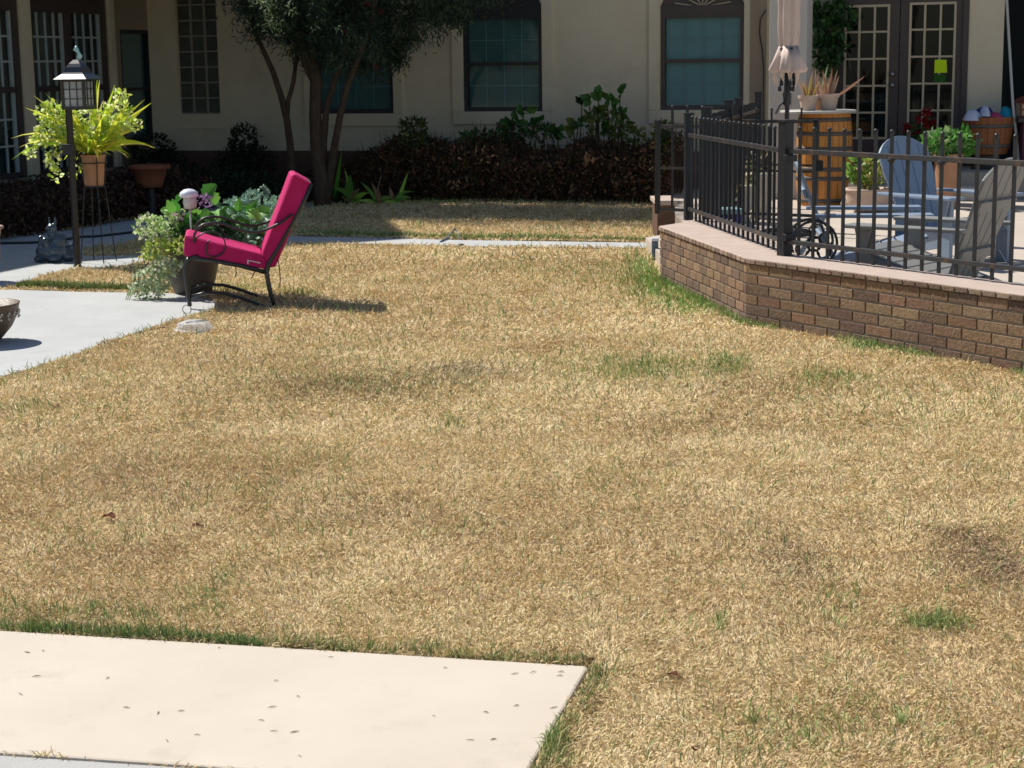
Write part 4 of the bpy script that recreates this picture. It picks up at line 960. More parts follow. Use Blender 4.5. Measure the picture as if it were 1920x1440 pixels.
for pp in (((441, 497), (443, 512), (442, 520)), ((482, 503), (476, 515), (472, 523)), ((519, 480), (524, 500), (526, 525), (525, 540)), ((519, 480), (513, 490), (509, 500))):
    mb = MB(); mb.tube([qz(*q, cy0 + .05) for q in pp], .004, 5); mb.build('tie_string', M['red_wood'], ch)

# ================================================================== BIG PLANTER
pp = G(358, 556); px_, py_ = pp.x, 13.28
pl_ = thing('large_planter', (px_, py_, 0), 'large dark taupe tapered planter of mixed greens behind the magenta chair', 'planter')
pl_['label'] = 'large dark taupe planter overflowing with mixed greens, left behind the magenta chair'
mb = MB(); mb.lathe([(.125, 0), (.135, .01), (.175, .12), (.205, .26), (.208, .34), (.20, .40), (.222, .405), (.222, .435), (.195, .435), (.185, .38)], (px_, py_, .0), 36); mb.build('pot', M['planter_dark'], pl_, smooth=True)
mb = MB(); mb.lathe([(.19, .40), (0, .41)], (px_, py_, .0), 20); mb.build('soil', M['soil'], pl_)
def PD(x, y, Y=py_): return D(x, y, Y)
mb = MB()       # trailing variegated vine, left
vin = [(.42, .56, .22), (.56, .64, .36), (.32, .48, .12), (.66, .70, .50)]
for (x, y, rx, rz, n, Y) in ((275, 425, .09, .09, 150, 13.2), (300, 440, .11, .1, 180, 13.15), (325, 425, .10, .1, 170, 13.2), (330, 405, .07, .06, 90, 13.2)):
    cloud(mb, PD(x, y, Y), (rx, .13, rz), n, .038, .026, vin)
for (x, y, rx, rz, n, Y) in ((295, 470, .13, .08, 230, 13.05), (345, 462, .12, .06, 150, 13.0)):
    cloud(mb, PD(x, y, Y), (rx, .13, rz), n, .038, .026, [(.44, .54, .12), (.52, .54, .14), (.32, .44, .08)])
gry = [(.52, .60, .38), (.66, .70, .50), (.40, .52, .28)]
for (x, y, rx, rz, n, Y) in ((310, 500, .12, .07, 230, 12.95), (275, 520, .12, .06, 170, 12.95), (300, 530, .07, .1, 120, 12.93), (260, 545, .07, .05, 80, 12.95), (285, 555, .08, .05, 80, 12.95)):
    cloud(mb, PD(x, y, Y), (rx, .09, rz), n, .034, .024, gry)
for k in range(14):
    x = random.uniform(245, 305); y = random.uniform(470, 500); q = [PD(x, y, 12.97), PD(x - random.uniform(-5, 15), y + 30, 12.94), PD(x - random.uniform(-10, 25), min(566, y + random.uniform(55, 90)), 12.9)]
    mb.tube(q, .003, 4, (.3, .33, .16))
mb.build('trailing_vine', M['leaf'], pl_)
mb = MB(); dm = [(.26, .46, .34), (.36, .56, .44), (.18, .36, .26)]      # dusty, toothed silver leaves
def lobed(p, d, L, cols):
    d = Vector(d).normalized(); side = d.cross(Vector((random.uniform(-.3, .3), -1, .3))).normalized()
    for k in range(9):
        t = k / 8
        for s_ in (-1, 1): mb.leaf(p + d * L * t, d * .6 + side * s_, rv(), L * .30 * (1 - .6 * abs(t - .45)), L * .15, jit(random.choice(cols), .15), .1, 1)
    mb.leaf(p, d, rv(), L * 1.1, L * .12, jit(cols[0]), .1)
for k in range(90):
    x = random.uniform(395, 520); y = random.uniform(375, 470) if x > 430 else random.uniform(410, 465)
    if y < 470 - (530 - x) * 1.3 and x < 430: continue
    lobed(PD(x, y, 13.2 + random.uniform(-.12, .15)), (random.uniform(-.6, .9), random.uniform(-.5, .3), random.uniform(-.3, 1)), random.uniform(.08, .13), dm)
mb.build('dusty_miller', M['leaf'], pl_)
mb = MB(); gl = [(.08, .28, .04), (.14, .38, .06), (.20, .46, .08)]
for (x, y, dx, dz, L, W) in ((395, 362, .5, .6, .16, .13), (400, 372, -.4, .7, .12, .1), (408, 400, .2, -.2, .17, .14), (395, 408, -.5, .0, .13, .1), (425, 405, .6, .2, .16, .12), (330, 385, -.3, .9, .13, .06), (338, 372, .6, .5, .12, .05), (322, 390, -.2, .6, .12, .07), (318, 398, -.6, .2, .1, .07), (490, 400, .8, .1, .16, .1), (470, 395, .4, .5, .14, .1), (480, 405, .9, -.5, .15, .09), (375, 410, -.2, .2, .13, .1), (360, 415, -.5, .2, .12, .09), (440, 420, .4, 0, .14, .1), (450, 385, .1, .8, .12, .07)):
    q = PD(x, y, 13.15 + random.uniform(-.1, .1)); roundleaf(mb, q - Vector((dx, 0, dz)) * L * .5, Vector((dx, random.uniform(-.5, 0), dz)), Vector((0, -1, .6)), L, W, jit(random.choice(gl), .15))
cloud(mb, PD(380, 430, 13.2), (.25, .12, .10), 260, .07, .05, [(.05, .16, .04), (.08, .22, .06), (.04, .12, .04)]); cloud(mb, PD(450, 440, 13.2), (.2, .12, .10), 200, .07, .045, [(.05, .16, .06), (.1, .24, .1)])
mb.build('broad_leaves', M['leaf'], pl_)
mb = MB(); cloud(mb, PD(383, 378, 13.1), (.06, .05, .05), 60, .032, .018, [(.30, .18, .36), (.40, .26, .45)]); mb.build('flowers', M['petal_red'], pl_); mb = MB(); cloud(mb, PD(333, 403, 13.1), (.04, .05, .03), 22, .03, .018, [(.5, .35, .45)]); mb.build('flowers', M['petal_red'], pl_)
q = PD(357, 398, 13.05); zt_ = PD(357, 358, 13.05).z
sl_ = thing('mushroom_light', q, 'white domed garden light standing among the leaves of the large planter', 'garden light')
mb = MB(); mb.lathe([(.045, 0), (.052, .05), (.048, .09)], (q.x, q.y, zt_ - .13), 16); mb.tube([(q.x, q.y, zt_ - .13), (q.x, q.y, .40)], .008, 6); mb.build('light_body', M['lamp_glass'], sl_, smooth=True)
mb = MB(); mb.lathe([(.066, 0), (.072, .01), (.064, .036), (.036, .056), (.003, .062)], (q.x - .005, q.y, zt_ - .045), 24); mb.build('dome', M['plastic_white'], sl_, smooth=True)

# ================================================================== LAMP POST
lp = G(146, 503); ly_ = lp.y
lamp = thing('lamp_post', lp, 'dark metal garden lamp post with a lattice paned lantern and curled finial', 'lamp post')
def L_(x, y): return D(x, y, ly_)
mb = MB(); t_ = L_(146, 204); mb.lathe([(.034, 0), (.034, .02), (.030, .03), (.030, t_.z - .02), (.036, t_.z)], (lp.x, ly_, 0), 16); mb.build('post', M['brown_metal'], lamp, smooth=False)
mb = MB(); a = L_(120, 291); b = L_(140, 270); mb.abox(a.x, b.x, ly_ - .05, ly_ + .05, a.z, b.z); mb.build('sensor_box', M['trim_black'], lamp, bevel=.004)
lx_ = L_(147, 170).x; zb0, zt0 = L_(147, 203).z, L_(147, 149).z
def spin(v, ang=R(-28)): return Vector((lx_ + v[0] * math.cos(ang) - v[1] * math.sin(ang), ly_ + v[0] * math.sin(ang) + v[1] * math.cos(ang), v[2]))
hw_ = .098; mb = MB(); ca, sa = math.cos(R(-13)), math.sin(R(-13)); ex = Vector((ca, sa, 0)); ey = Vector((-sa, ca, 0)); lc = Vector((lx_, ly_, 0))
def lb(c, a, b, c_): mb.box(lc + ex * c[0] + ey * c[1] + Z * c[2], ex * a, ey * b, Z * c_)
for s1 in (-1, 1):
    for s2 in (-1, 1): lb((s1 * hw_, s2 * hw_, (zb0 + zt0) / 2), .012, .012, (zt0 - zb0) / 2)
for z_ in (zb0 + .008, zt0 - .008):
    for s1 in (-1, 1): lb((0, s1 * hw_, z_), hw_, .010, .010); lb((s1 * hw_, 0, z_), .010, hw_, .010)
lb((0, 0, zb0 - .004), hw_ + .012, hw_ + .012, .006)
for s1 in (-1, 1):
    for k in (-1, 1):
        lb((k * hw_ / 3, s1 * hw_, (zb0 + zt0) / 2), .0035, .0035, (zt0 - zb0) / 2); lb((s1 * hw_, k * hw_ / 3, (zb0 + zt0) / 2), .0035, .0035, (zt0 - zb0) / 2)
        lb((0, s1 * (hw_ + .001), (zb0 + zt0) / 2 + k * (zt0 - zb0) / 6), hw_, .0032, .0035); lb((s1 * (hw_ + .001), 0, (zb0 + zt0) / 2 + k * (zt0 - zb0) / 6), .0032, hw_, .0035)
lan = mb.build('lantern_frame', M['black_metal'], lamp)
mb = MB(); mb.tint = (.66, .68, .70); h2 = hw_ - .006
for s1 in (-1, 1):
    mb.face([lc + ex * x + ey * h2 * s1 + Z * z for x, z in ((-h2, zb0), (h2, zb0), (h2, zt0), (-h2, zt0))]); mb.face([lc + ey * x + ex * h2 * s1 + Z * z for x, z in ((-h2, zb0), (h2, zb0), (h2, zt0), (-h2, zt0))])
mb.build('glass', M['lamp_opal'], lan)
mb = MB(); mb.lathe([(.02, 0), (.022, .05), (.042, .075), (.045, .10), (.03, .13), (.004, .14)], (lx_ + .02, ly_, zb0 + .01), 16); mb.build('bulb', M['bulb'], lan, smooth=True)
mb = MB(); zr = L_(147, 149).z; zr2 = L_(147, 128).z; zr3 = L_(147, 112).z
def ringp(h, z): return [lc + ex * a * h + ey * b * h + Z * z for a, b in ((-1, -1), (1, -1), (1, 1), (-1, 1))]
lv = [(hw_ + .050, zr - .006), (hw_ + .053, zr + .004), (.100, zr + .046), (.088, zr + .060), (.070, zr2 + .01), (.050, zr2 + (zr3 - zr2) * .55), (.020, zr3)]
for i in range(len(lv) - 1):
    A_, B_ = ringp(*lv[i]), ringp(*lv[i + 1])
    for k in range(4): mb.face([A_[k], A_[(k + 1) % 4], B_[(k + 1) % 4], B_[k]])
mb.face(ringp(hw_ + .045, zr - .004)[::-1]); mb.build('lantern_roof', M['lantern_metal'], lamp)
mb = MB(); q0, q1, q2, q3, q4 = L_(146, 113), L_(150, 105), L_(147, 98), L_(142, 93), L_(143, 86)
mb.tube([q0, q1, q2, q3, q4], [.016, .024, .011, .026, .006], 10); mb.build('finial', M['finial'], lamp, smooth=True)

# ================================================================== PLANT ON A WIRE STAND
sy0 = 15.55; sp = lambda x, y, Y=sy0: D(x, y, Y)
pt, pb2 = sp(174, 290), sp(174, 348); rtp = 23 / 3300 * sy0; rbt = 17 / 3300 * sy0
ps = thing('plant_stand', (pt.x, sy0, 0), 'tall thin black wire plant stand with splayed legs beside the lamp post', 'plant stand')
for k in range(4):
    a = k * math.pi / 2 + .5; mb = MB(); mb.tube([(pt.x + math.cos(a) * (rtp + .012), sy0 + math.sin(a) * (rtp + .012), pt.z - .02), (pt.x + math.cos(a) * (rbt + .01), sy0 + math.sin(a) * (rbt + .01), pb2.z), (pt.x + math.cos(a) * .16, sy0 + math.sin(a) * .16, 0)], .0055, 6); mb.build('leg', M['black_metal'], ps)
mb = MB(); rg = lambda r, z: [(pt.x + math.cos(t * math.pi / 12) * r, sy0 + math.sin(t * math.pi / 12) * r, z) for t in range(25)]
mb.tube(rg(rtp + .010, pt.z - .07), .006, 6); mb.tube(rg(rbt + .008, pb2.z - .004), .006, 6); mb.tube([(pt.x - rbt, sy0, pb2.z - .01), (pt.x + rbt, sy0, pb2.z - .01)], .005, 6); mb.build('ring', M['black_metal'], ps)
pg = thing('fern_pot', (pt.x, sy0, pb2.z), 'terracotta pot of sunlit yellow-green straps and trailing leaves on the wire stand', 'potted plant')
mb = MB(); potlathe(mb, pt.x, sy0, pb2.z, rtp * .95, rbt, pt.z - pb2.z, rim=.008); mb.build('pot', M['terracotta'], pg)
mb = MB(); mb.lathe([(rtp * .9, 0), (0, .01)], (pt.x, sy0, pt.z - .02), 14); mb.build('soil', M['soil'], pg)
yg = [(.55, .66, .04), (.70, .74, .07), (.42, .60, .04), (.72, .68, .14)]
mb = MB(); top = Vector((pt.x, sy0, pt.z))
for (tx, ty, L, W, dr_) in ((205, 190, .40, .04, .1), (213, 172, .48, .035, .05), (190, 170, .50, .035, .1), (184, 162, .52, .028, .2), (238, 222, .42, .045, .3), (225, 215, .44, .04, .3), (250, 228, .50, .05, .5), (262, 205, .5, .03, .3), (215, 205, .42, .04, .1), (195, 205, .36, .045, .0), (178, 205, .36, .045, .0), (165, 210, .36, .045, .1), (228, 190, .46, .04, .2), (246, 265, .4, .045, .9), (240, 300, .42, .05, 1.4), (262, 300, .46, .045, 1.3), (200, 345, .32, .055, 2.2), (180, 340, .3, .05, 2.2), (140, 205, .36, .04, .3), (122, 190, .42, .035, .3), (95, 195, .5, .035, .5), (80, 200, .52, .03, .7), (70, 230, .52, .035, .9), (95, 330, .55, .03, 1.8), (108, 300, .48, .035, 1.6), (65, 290, .55, .03, 1.5), (110, 235, .4, .04, .6), (225, 250, .32, .05, .5), (205, 235, .3, .05, .2), (150, 230, .3, .05, .2), (190, 225, .3, .05, .1), (210, 275, .25, .05, .8)):
    tgt = sp(tx, ty, sy0 + random.uniform(-.2, .1)); d = (tgt - top); d = d / max(d.length, .01); d.z += dr_ * .55
    mb.blade(top + Vector((random.uniform(-.04, .04), random.uniform(-.04, .04), 0)), d, L * 1.35, W * 1.15, dr_ * .8, jit(random.choice(yg), .15), 7, up=(random.uniform(-.4, .4), 1, .3))
for k in range(120):
    a = random.uniform(0, 2 * math.pi); mb.blade(top + Vector((math.cos(a) * .04, math.sin(a) * .04, 0)), (math.cos(a) * .8, math.sin(a) * .8, random.uniform(.4, 1.2)), random.uniform(.22, .4), .03, random.uniform(.5, 1.6), jit(random.choice(yg), .2), 6)
mb.build('strap_leaves', M['leaf_glow'], pg)
mb = MB(); tl = [(.55, .66, .10), (.66, .72, .25), (.40, .56, .07), (.74, .80, .45)]
for (x, y, rx, rz, n) in ((95, 215, .14, .11, 190), (120, 225, .12, .14, 200), (90, 250, .11, .10, 140), (130, 255, .1, .1, 110), (75, 265, .08, .05, 50), (58, 285, .05, .05, 40), (98, 295, .05, .09, 60), (165, 218, .08, .1, 90), (215, 240, .12, .10, 160), (185, 250, .1, .08, 120), (205, 215, .08, .1, 80), (228, 182, .05, .07, 50), (235, 205, .04, .05, 30), (248, 235, .08, .05, 60), (105, 330, .03, .08, 20), (140, 315, .04, .08, 25)):
    cloud(mb, sp(x, y), (rx, .13, rz), n, .045, .032, tl)
mb.build('trailing_leaves', M['leaf_glow'], pg)

# ================================================================== LEFT EDGE OBJECTS
def fuse(name, balls, material, parent=None, vox=.01):
    bm = bmesh.new()
    for (c, r, sc) in balls:
        mt = Matrix.Translation(Vector(c)) @ Matrix.Diagonal((r * sc[0], r * sc[1], r * sc[2], 1)); bmesh.ops.create_icosphere(bm, subdivisions=3, radius=1, matrix=mt)
    me = bpy.data.meshes.new(name); bm.to_mesh(me); bm.free(); o = bpy.data.objects.new(name, me); C.objects.link(o)
    md = o.modifiers.new('r', 'REMESH'); md.mode = 'VOXEL'; md.voxel_size = vox; sm = o.modifiers.new('s', 'SMOOTH'); sm.iterations = 4; sm.factor = .6
    dg = bpy.context.evaluated_depsgraph_get(); me2 = bpy.data.meshes.new_from_object(o.evaluated_get(dg)); o.modifiers.clear(); o.data = me2
    me2.materials.clear(); me2.materials.append(material); me2.polygons.foreach_set('use_smooth', [True] * len(me2.polygons))
    if parent: o.parent = parent
    return o
p = G(102, 494); s0 = thing('garden_statue', (p.x, p.y, .014), 'glossy dark blue crouching garden creature statue with two upright ears by the lamp post', 'statue')
fuse('statue_body', [((0, 0, .10), .115, (1.15, .9, .9)), ((-.06, -.02, .09), .08, (1.2, 1, 1)), ((.05, 0, .17), .085, (.9, .9, 1.2)), ((.0, 0, .25), .052, (1, 1, 1.1)), ((.0, -.01, .305), .042, (1.1, 1, .9)), ((-.03, -.02, .295), .025, (1.2, 1, .8)),
    ((-.022, 0, .36), .018, (.7, .7, 2.6)), ((.03, 0, .36), .018, (.8, .7, 2.6)), ((-.10, -.03, .14), .03, (1, 1, 1.6)), ((-.10, -.03, .2), .024, (1, 1, 1.8)), ((-.12, -.04, .03), .04, (1.3, 1, .8)), ((.02, -.08, .04), .045, (1.5, 1, .8)), ((.13, .0, .05), .05, (1.3, 1, 1)), ((.16, .02, .12), .025, (1, 1, 2)), ((-.05, -.07, .18), .035, (1, 1, 1.4))], M['statue'], s0, .009)
# urn and bowl at the left frame edge
p = D(-32, 530, 14.2); r_ = thing('garden_urn', (p.x, 14.2, 0), 'weathered pinkish clay urn cut by the left edge of the picture, beside the shaded sidewalk', 'urn')
zr_ = D(0, 424, 14.2).z; mb = MB(); mb.lathe([(.11, 0), (.12, .02), (.07, .06), (.09, .10), (.15, .2), (.155, zr_ - .10), (.17, zr_ - .03), (.19, zr_ - .02), (.19, zr_), (.16, zr_), (.15, zr_ - .06)], (p.x, 14.2, 0), 28, wob=lambda t, i: 1 + (.04 * math.sin(t * 14) if 3 < i < 6 else 0)); mb.build('urn_body', M['urn'], r_, smooth=True)
yb = 10.95; p = D(-38, 640, yb); r_ = thing('bowl_planter', (p.x, yb, 0), 'dark brown glazed bowl planter with pale shell dots, cut by the left picture edge', 'planter')
zr_ = D(0, 573, yb).z; R_ = 77 / 3300 * yb
mb = MB(); prof = [(R_ * .45, 0), (R_ * .50, .012), (R_ * .80, zr_ * .4), (R_ * .95, zr_ * .7), (R_, zr_ - .01), (R_ * 1.02, zr_), (R_ * .96, zr_), (R_ * .90, zr_ * .75), (0, zr_ * .7)]
mb.lathe(prof, (p.x, yb, 0.016), 40); bwl = mb.build('bowl', M['bowl'], r_, smooth=True)
mb = MB()
for k in range(26):
    for (da, dz, s_) in ((0, 0, .008), (.045, .012, .009), (.02, -.022, .008)):
        a = k * 2 * math.pi / 26 + da; z_ = zr_ * .80 + dz; rr = R_ * .985
        mb.lathe([(.001, -s_), (s_, 0), (.001, s_)], (p.x + math.cos(a) * rr, yb + math.sin(a) * rr, z_), 8)
mb.build('shell_dots', M['shell'], bwl, smooth=True)
# garden hose
mb = MB(); pts = [(-60, 470), (0, 461), (60, 460), (100, 457), (128, 453), (150, 449), (180, 448), (215, 444), (250, 440), (290, 444), (330, 450)]
mb.tube([G(x, y) + Z * .026 for x, y in pts], .014, 8); tag(mb.build('garden_hose', M['hose'], smooth=True), 'black garden hose lying across the shaded sidewalk behind the lamp post', 'hose')
mb = MB(); pts = [(826, 457, 0.03), (840, 451, .04), (853, 442, .08), (860, 447, .05), (864, 452, .03)]
mb.tube([G(x, y) + Z * (z - .01) for x, y, z in pts], .009, 8); tag(mb.build('bent_pipe', M['grey_box'], smooth=True), 'thin bent grey pipe sticking up beside the sunlit path', 'pipe')
mb = MB(); q = G(864, 463); mb.lathe([(.03, 0), (.035, .012), (.02, .02), (.0, .022)], (q.x, q.y, .01), 14); tag(mb.build('sprinkler_head', M['hose']), 'small black sprinkler head at the lawn edge of the path', 'sprinkler')
# clear plastic tray on the lawn
p = G(364, 624); t_ = thing('plastic_tray', (p.x, p.y, .02), 'clear crumpled plastic tray lying on the dry lawn before the magenta chair', 'tray')
mb = MB(); mb.tint = (.85, .88, .92); wv = lambda t, i: 1 + .05 * math.sin(t * 8) + .03 * math.sin(t * 13)
mb.lathe([(.125, .0), (.13, .012), (.11, .02), (.10, .055), (.05, .072), (.0, .074)], (p.x, p.y, .012), 30, squash=.9, wob=wv); mb.build('tray_body', M['clear_plastic'], t_, smooth=False)
mb = MB(); mb.tube([(p.x + math.cos(a / 4.77) * .13, p.y + math.sin(a / 4.77) * .117, .02) for a in range(31)], .004, 5); mb.tube([(p.x - .04, p.y - .06, .075), (p.x + .09, p.y - .02, .085)], .006, 5); mb.build('rim', M['lamp_glass'], t_)
mb = MB(); q = G(351, 592); mb.tube([(q.x + .03 * math.cos(a / 3), q.y, .045 + .03 * math.sin(a / 3)) for a in range(20)], .003, 5); mb.tube([(q.x, q.y, 0), (q.x, q.y, .02)], .003, 4); tag(mb.build('wire_ring', M['hoop']), 'tiny wire ring on a peg at the slab edge under the magenta chair', 'ring')

# ================================================================== TREE
tb = G(604, 388); tY = tb.y
tree = thing('bottlebrush_tree', tb, 'multi-stemmed bottlebrush tree with drooping dark foliage and a few red flowers before the window', 'tree')
T = lambda x, y, Y=tY: D(x, y, Y)
mb = MB()
mb.tube([T(606, 392), T(602, 340), T(594, 280), T(591, 215), T(593, 150), T(583, 110), T(571, 80), T(560, 30), T(548, -60), T(540, -200)], [.115, .095, .08, .075, .075, .065, .055, .045, .04, .03], 12)
mb.tube([T(610, 385), T(620, 320), T(628, 270, tY - .1), T(637, 220, tY - .2), T(648, 170, tY - .2), T(665, 125, tY - .3), T(690, 60, tY - .3), T(720, -60), T(740, -180)], [.065, .055, .045, .042, .04, .036, .032, .03, .02], 10)
mb.tube([T(606, 330), T(607, 270), T(612, 200), T(628, 150), T(650, 90), T(670, 0), T(680, -150)], [.05, .04, .04, .036, .032, .03, .02], 8)
mb.tube([T(593, 160), T(572, 120), T(556, 60), T(520, -40)], [.05, .04, .03, .02], 8)
mb.build('trunk', M['bark'], tree, smooth=True)
ss = tY + .5
mb = MB()
mb.tube([T(549, 370, ss), T(547, 320, ss), T(544, 270, ss), T(538, 225, ss), T(527, 180, ss), T(512, 135, ss), T(494, 95, ss), T(478, 60, ss), T(470, 0, ss), T(450, -120, ss)], [.06, .05, .045, .042, .038, .034, .03, .027, .02, .015], 8)
mb.tube([T(538, 222, ss), T(540, 190, ss), T(550, 155, ss), T(556, 110, ss), T(565, 60, ss), T(580, -60, ss)], [.032, .03, .028, .025, .02, .015], 8)
mb.build('side_stem', M['bark'], tree, smooth=True)
fc = [(.026, .052, .030), (.038, .070, .038), (.055, .09, .045), (.018, .034, .02), (.075, .11, .05)]
mb = MB()
def spray(c, n, sp_, L=.085):
    c = Vector(c)
    for i in range(n):
        p = c + Vector((random.gauss(0, sp_), random.gauss(0, sp_ * .8), random.gauss(0, sp_ * 1.1)))
        d = Vector((random.gauss(0, .55), random.gauss(0, .55), random.uniform(-1.3, .5)))
        mb.leaf(p, d, rv(), random.uniform(.7, 1.3) * L, .016, jit(random.choice(fc), .3), .1, 1)
for k in range(185):      # lower drooping skirt seen in the picture
    x = random.uniform(465, 815) if random.random() < .9 else random.uniform(800, 860); lim = np.interp(x, [450, 480, 500, 520, 560, 600, 640, 700, 735, 770, 800, 830, 860, 880], [55, 60, 85, 45, 95, 105, 125, 130, 118, 85, 75, 45, 25, 10])
    y = random.uniform(-60, lim)
    spray(T(x, y, tY + random.uniform(-1.0, .9)), 115, .085, .095)
for k in range(26): spray(T(random.uniform(440, 540), random.uniform(-40, 25), tY + random.uniform(-.6, .6)), 60, .11)
for k in range(15):
    x = random.choice([845, 855, 875, 900, 925]) + random.uniform(-10, 10); spray(T(x, random.uniform(-30, 10 if x > 865 else 30), tY + random.uniform(-.5, .4)), 45, .08)
for (x, y) in ((748, 100), (750, 112), (752, 88), (855, 40), (858, 20), (856, 30), (490, 60), (492, 40), (745, 90), (760, 75), (780, 70), (735, 105)): spray(T(x, y), 110, .05)
for k in range(190):      # upper crown
    a = random.uniform(0, 6.28); r_ = random.random() ** .5 * 1.55; z_ = random.uniform(2.7, 5.0)
    spray((T(655, 0).x + math.cos(a) * r_ * 1.0, tY + .1 + math.sin(a) * r_ * .8, z_), 70, .2, .12)
for (x, y, n) in ((500, 8, 60), (480, 2, 40), (510, 38, 50), (522, 50, 34), (496, 46, 30), (545, 20, 24), (640, 52, 14), (592, 55, 14)):  # paler leaf tint imitates sunlit spots on the crown
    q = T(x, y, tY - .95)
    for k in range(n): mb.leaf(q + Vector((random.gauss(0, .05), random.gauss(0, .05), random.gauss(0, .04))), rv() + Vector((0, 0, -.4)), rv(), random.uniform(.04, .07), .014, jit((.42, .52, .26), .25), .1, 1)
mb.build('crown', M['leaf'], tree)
mb = MB()
for (x, y) in ((689, 8), (713, 22), (645, 60), (705, 125)):
    q = T(x, y, tY - 1.0)
    for k in range(34): mb.leaf(q + rv(.012), rv(), rv(), .04, .006, jit((.14, .012, .015)), .1, 1)
mb.build('flowers', M['petal_red'], tree)

# ================================================================== HEDGES AND SHRUBS
dead = [(.10, .052, .032), (.15, .075, .045), (.06, .036, .024), (.22, .125, .07), (.045, .036, .026), (.06, .07, .025)]
mb = MB()
h0 = FU(640, 360)[0]; h1 = FU(1300, 360)[0]
def topz(u): return .53 + .07 * math.sin(u * 1.7 + .5) + .06 * math.sin(u * 5.1) + .04 * math.sin(u * 13) + .16 * min(1, max(0, (u - h0) / (h1 - h0) * 3 - .3))
for i in range(24000):
    u = random.uniform(h0, h1); o_ = random.uniform(.15, 1.42); k = (u - h0) / (h1 - h0)
    tz = topz(u) * (0.70 if k < .12 else 1.0) * (0.82 + .18 * math.sin(o_ * 2.2)); z_ = tz * random.random() ** .6
    if random.random() < .35: z_ = tz * random.uniform(.9, 1.1)
    if o_ < .9 and z_ < tz * .8: o_ = 1.42 - random.random() ** 2 * .25
    mb.leaf(FP(u, z_, o_ + random.gauss(0, .04)), rv() + Vector((0, 0, .2)), rv(), random.uniform(.035, .075), .024, jit(random.choice(dead), .35), .2, 1)
for i in range(1100):
    u = random.uniform(h0, h1); p0 = FP(u, 0, random.uniform(.3, 1.3)); p1 = p0 + Vector((random.gauss(0, .08), random.gauss(0, .08), topz(u) * random.uniform(.7, 1.28)))
    mb.tube([p0, (p0 + p1) / 2 + rv(.02), p1], [.006, .004, .002], 4, jit((.12, .08, .055), .4))
for i in range(90):
    u = random.uniform(h0 + .5, h1); mb.leaf(FP(u, topz(u) * random.uniform(.2, 1.0), 1.46), rv() + Vector((0, 0, -1)), rv(), random.uniform(.06, .12), .035, jit((.15, .095, .055), .3))
for (x, y) in ((1100, 290), (1098, 300), (850, 340), (853, 350)):
    u, z_ = FU(x, y, 1.5)
    for k in range(9): mb.leaf(FP(u, z_, 1.5) + rv(.03), rv(.5) + Vector((0, 0, -1)), rv(), .07, .03, jit((.26, .16, .08), .25))
tag(mb.build('dead_hedge', M['deadleaf']), 'long dark brown winter-killed hedge under the windows of the back wall', 'hedge')
mb = MB()
for i in range(14000):
    t = random.uniform(2.6, 9.5); z_ = .42 * random.random() ** .6; om = 2.15 - .08 * (t - 4.2); o_ = random.uniform(.1, om) if z_ > .33 else random.uniform(om - .25, om)
    p = WP(t, z_ + .03 * math.sin(t * 6) + .02 * math.sin(t * 17), o_ + .05)
    mb.leaf(p, rv(), rv(), random.uniform(.04, .08), .03, jit(random.choice([(.09, .05, .035), (.06, .035, .025), (.12, .075, .05), (.04, .03, .02)]), .3), .2, 1)
for i in range(5000):
    x = random.uniform(215, 330); y = random.uniform(398, 410) - (x - 215) * .06; p = G(x, y) + Vector((0, random.uniform(.0, .35), 0)); p.z = .52 * random.random() ** .7
    mb.leaf(p, rv(), rv(), random.uniform(.04, .08), .03, jit(random.choice([(.09, .05, .035), (.06, .035, .025), (.12, .075, .05), (.04, .03, .02)]), .3), .2, 1)
tag(mb.build('low_hedge', M['deadleaf']), 'low reddish brown dead hedge below the big left windows', 'hedge')
def shrub(name, label, cat, spots, cols, L, W, **kw):
    mb = MB()
    for (x, y, off, rx, rz, n) in spots:
        u, z_ = FU(x, y, off); cloud(mb, FP(u, z_, off), (rx, rx * .8, rz), n, L, W, cols, **kw)
        mb.tube([FP(u, 0.0, off), FP(u, z_, off)], .012, 5, (.06, .05, .03))
    return tag(mb.build(name, M['leaf']), label, cat)
dk = [(.018, .032, .016), (.026, .045, .022), (.014, .022, .012)]
shrub('evergreen_shrub', 'dark evergreen shrub below and right of the glass block window', 'shrub', [(458, 270, .6, .22, .28, 500), (445, 305, .7, .32, .25, 500), (475, 305, .7, .3, .25, 400)], dk, .06, .03)
shrub('evergreen_shrub', 'dark evergreen shrub below the narrow green window in the corner', 'shrub', [(282, 275, .7, .32, .2, 500), (300, 320, 1.0, .45, .3, 900), (340, 350, 1.0, .35, .25, 500)], dk, .06, .03)
shrub('leafy_groundcover', 'dark leafy ground plants in the shaded bed behind the magenta chair', 'shrub', [(400, 345, 2.2, .5, .18, 700), (470, 350, 2.2, .5, .16, 600), (520, 355, 1.8, .3, .16, 300)], [(.02, .045, .018), (.03, .06, .022), (.016, .03, .014)], .10, .03, droop=.2)
shrub('young_shrub', 'small upright shrub with yellow-green leaves at the left end of the dead hedge', 'shrub', [(775, 238, 1.2, .16, .12, 260), (775, 262, 1.3, .18, .10, 200)], [(.035, .06, .02), (.05, .085, .025), (.13, .15, .04)], .07, .025)
shrub('small_plant', 'small yellow-green plant at the right end of the dead hedge', 'plant', [(1243, 240, 1.2, .10, .07, 70), (1238, 262, 1.2, .08, .1, 60)], [(.08, .13, .02), (.12, .17, .03), (.04, .07, .02)], .08, .04)
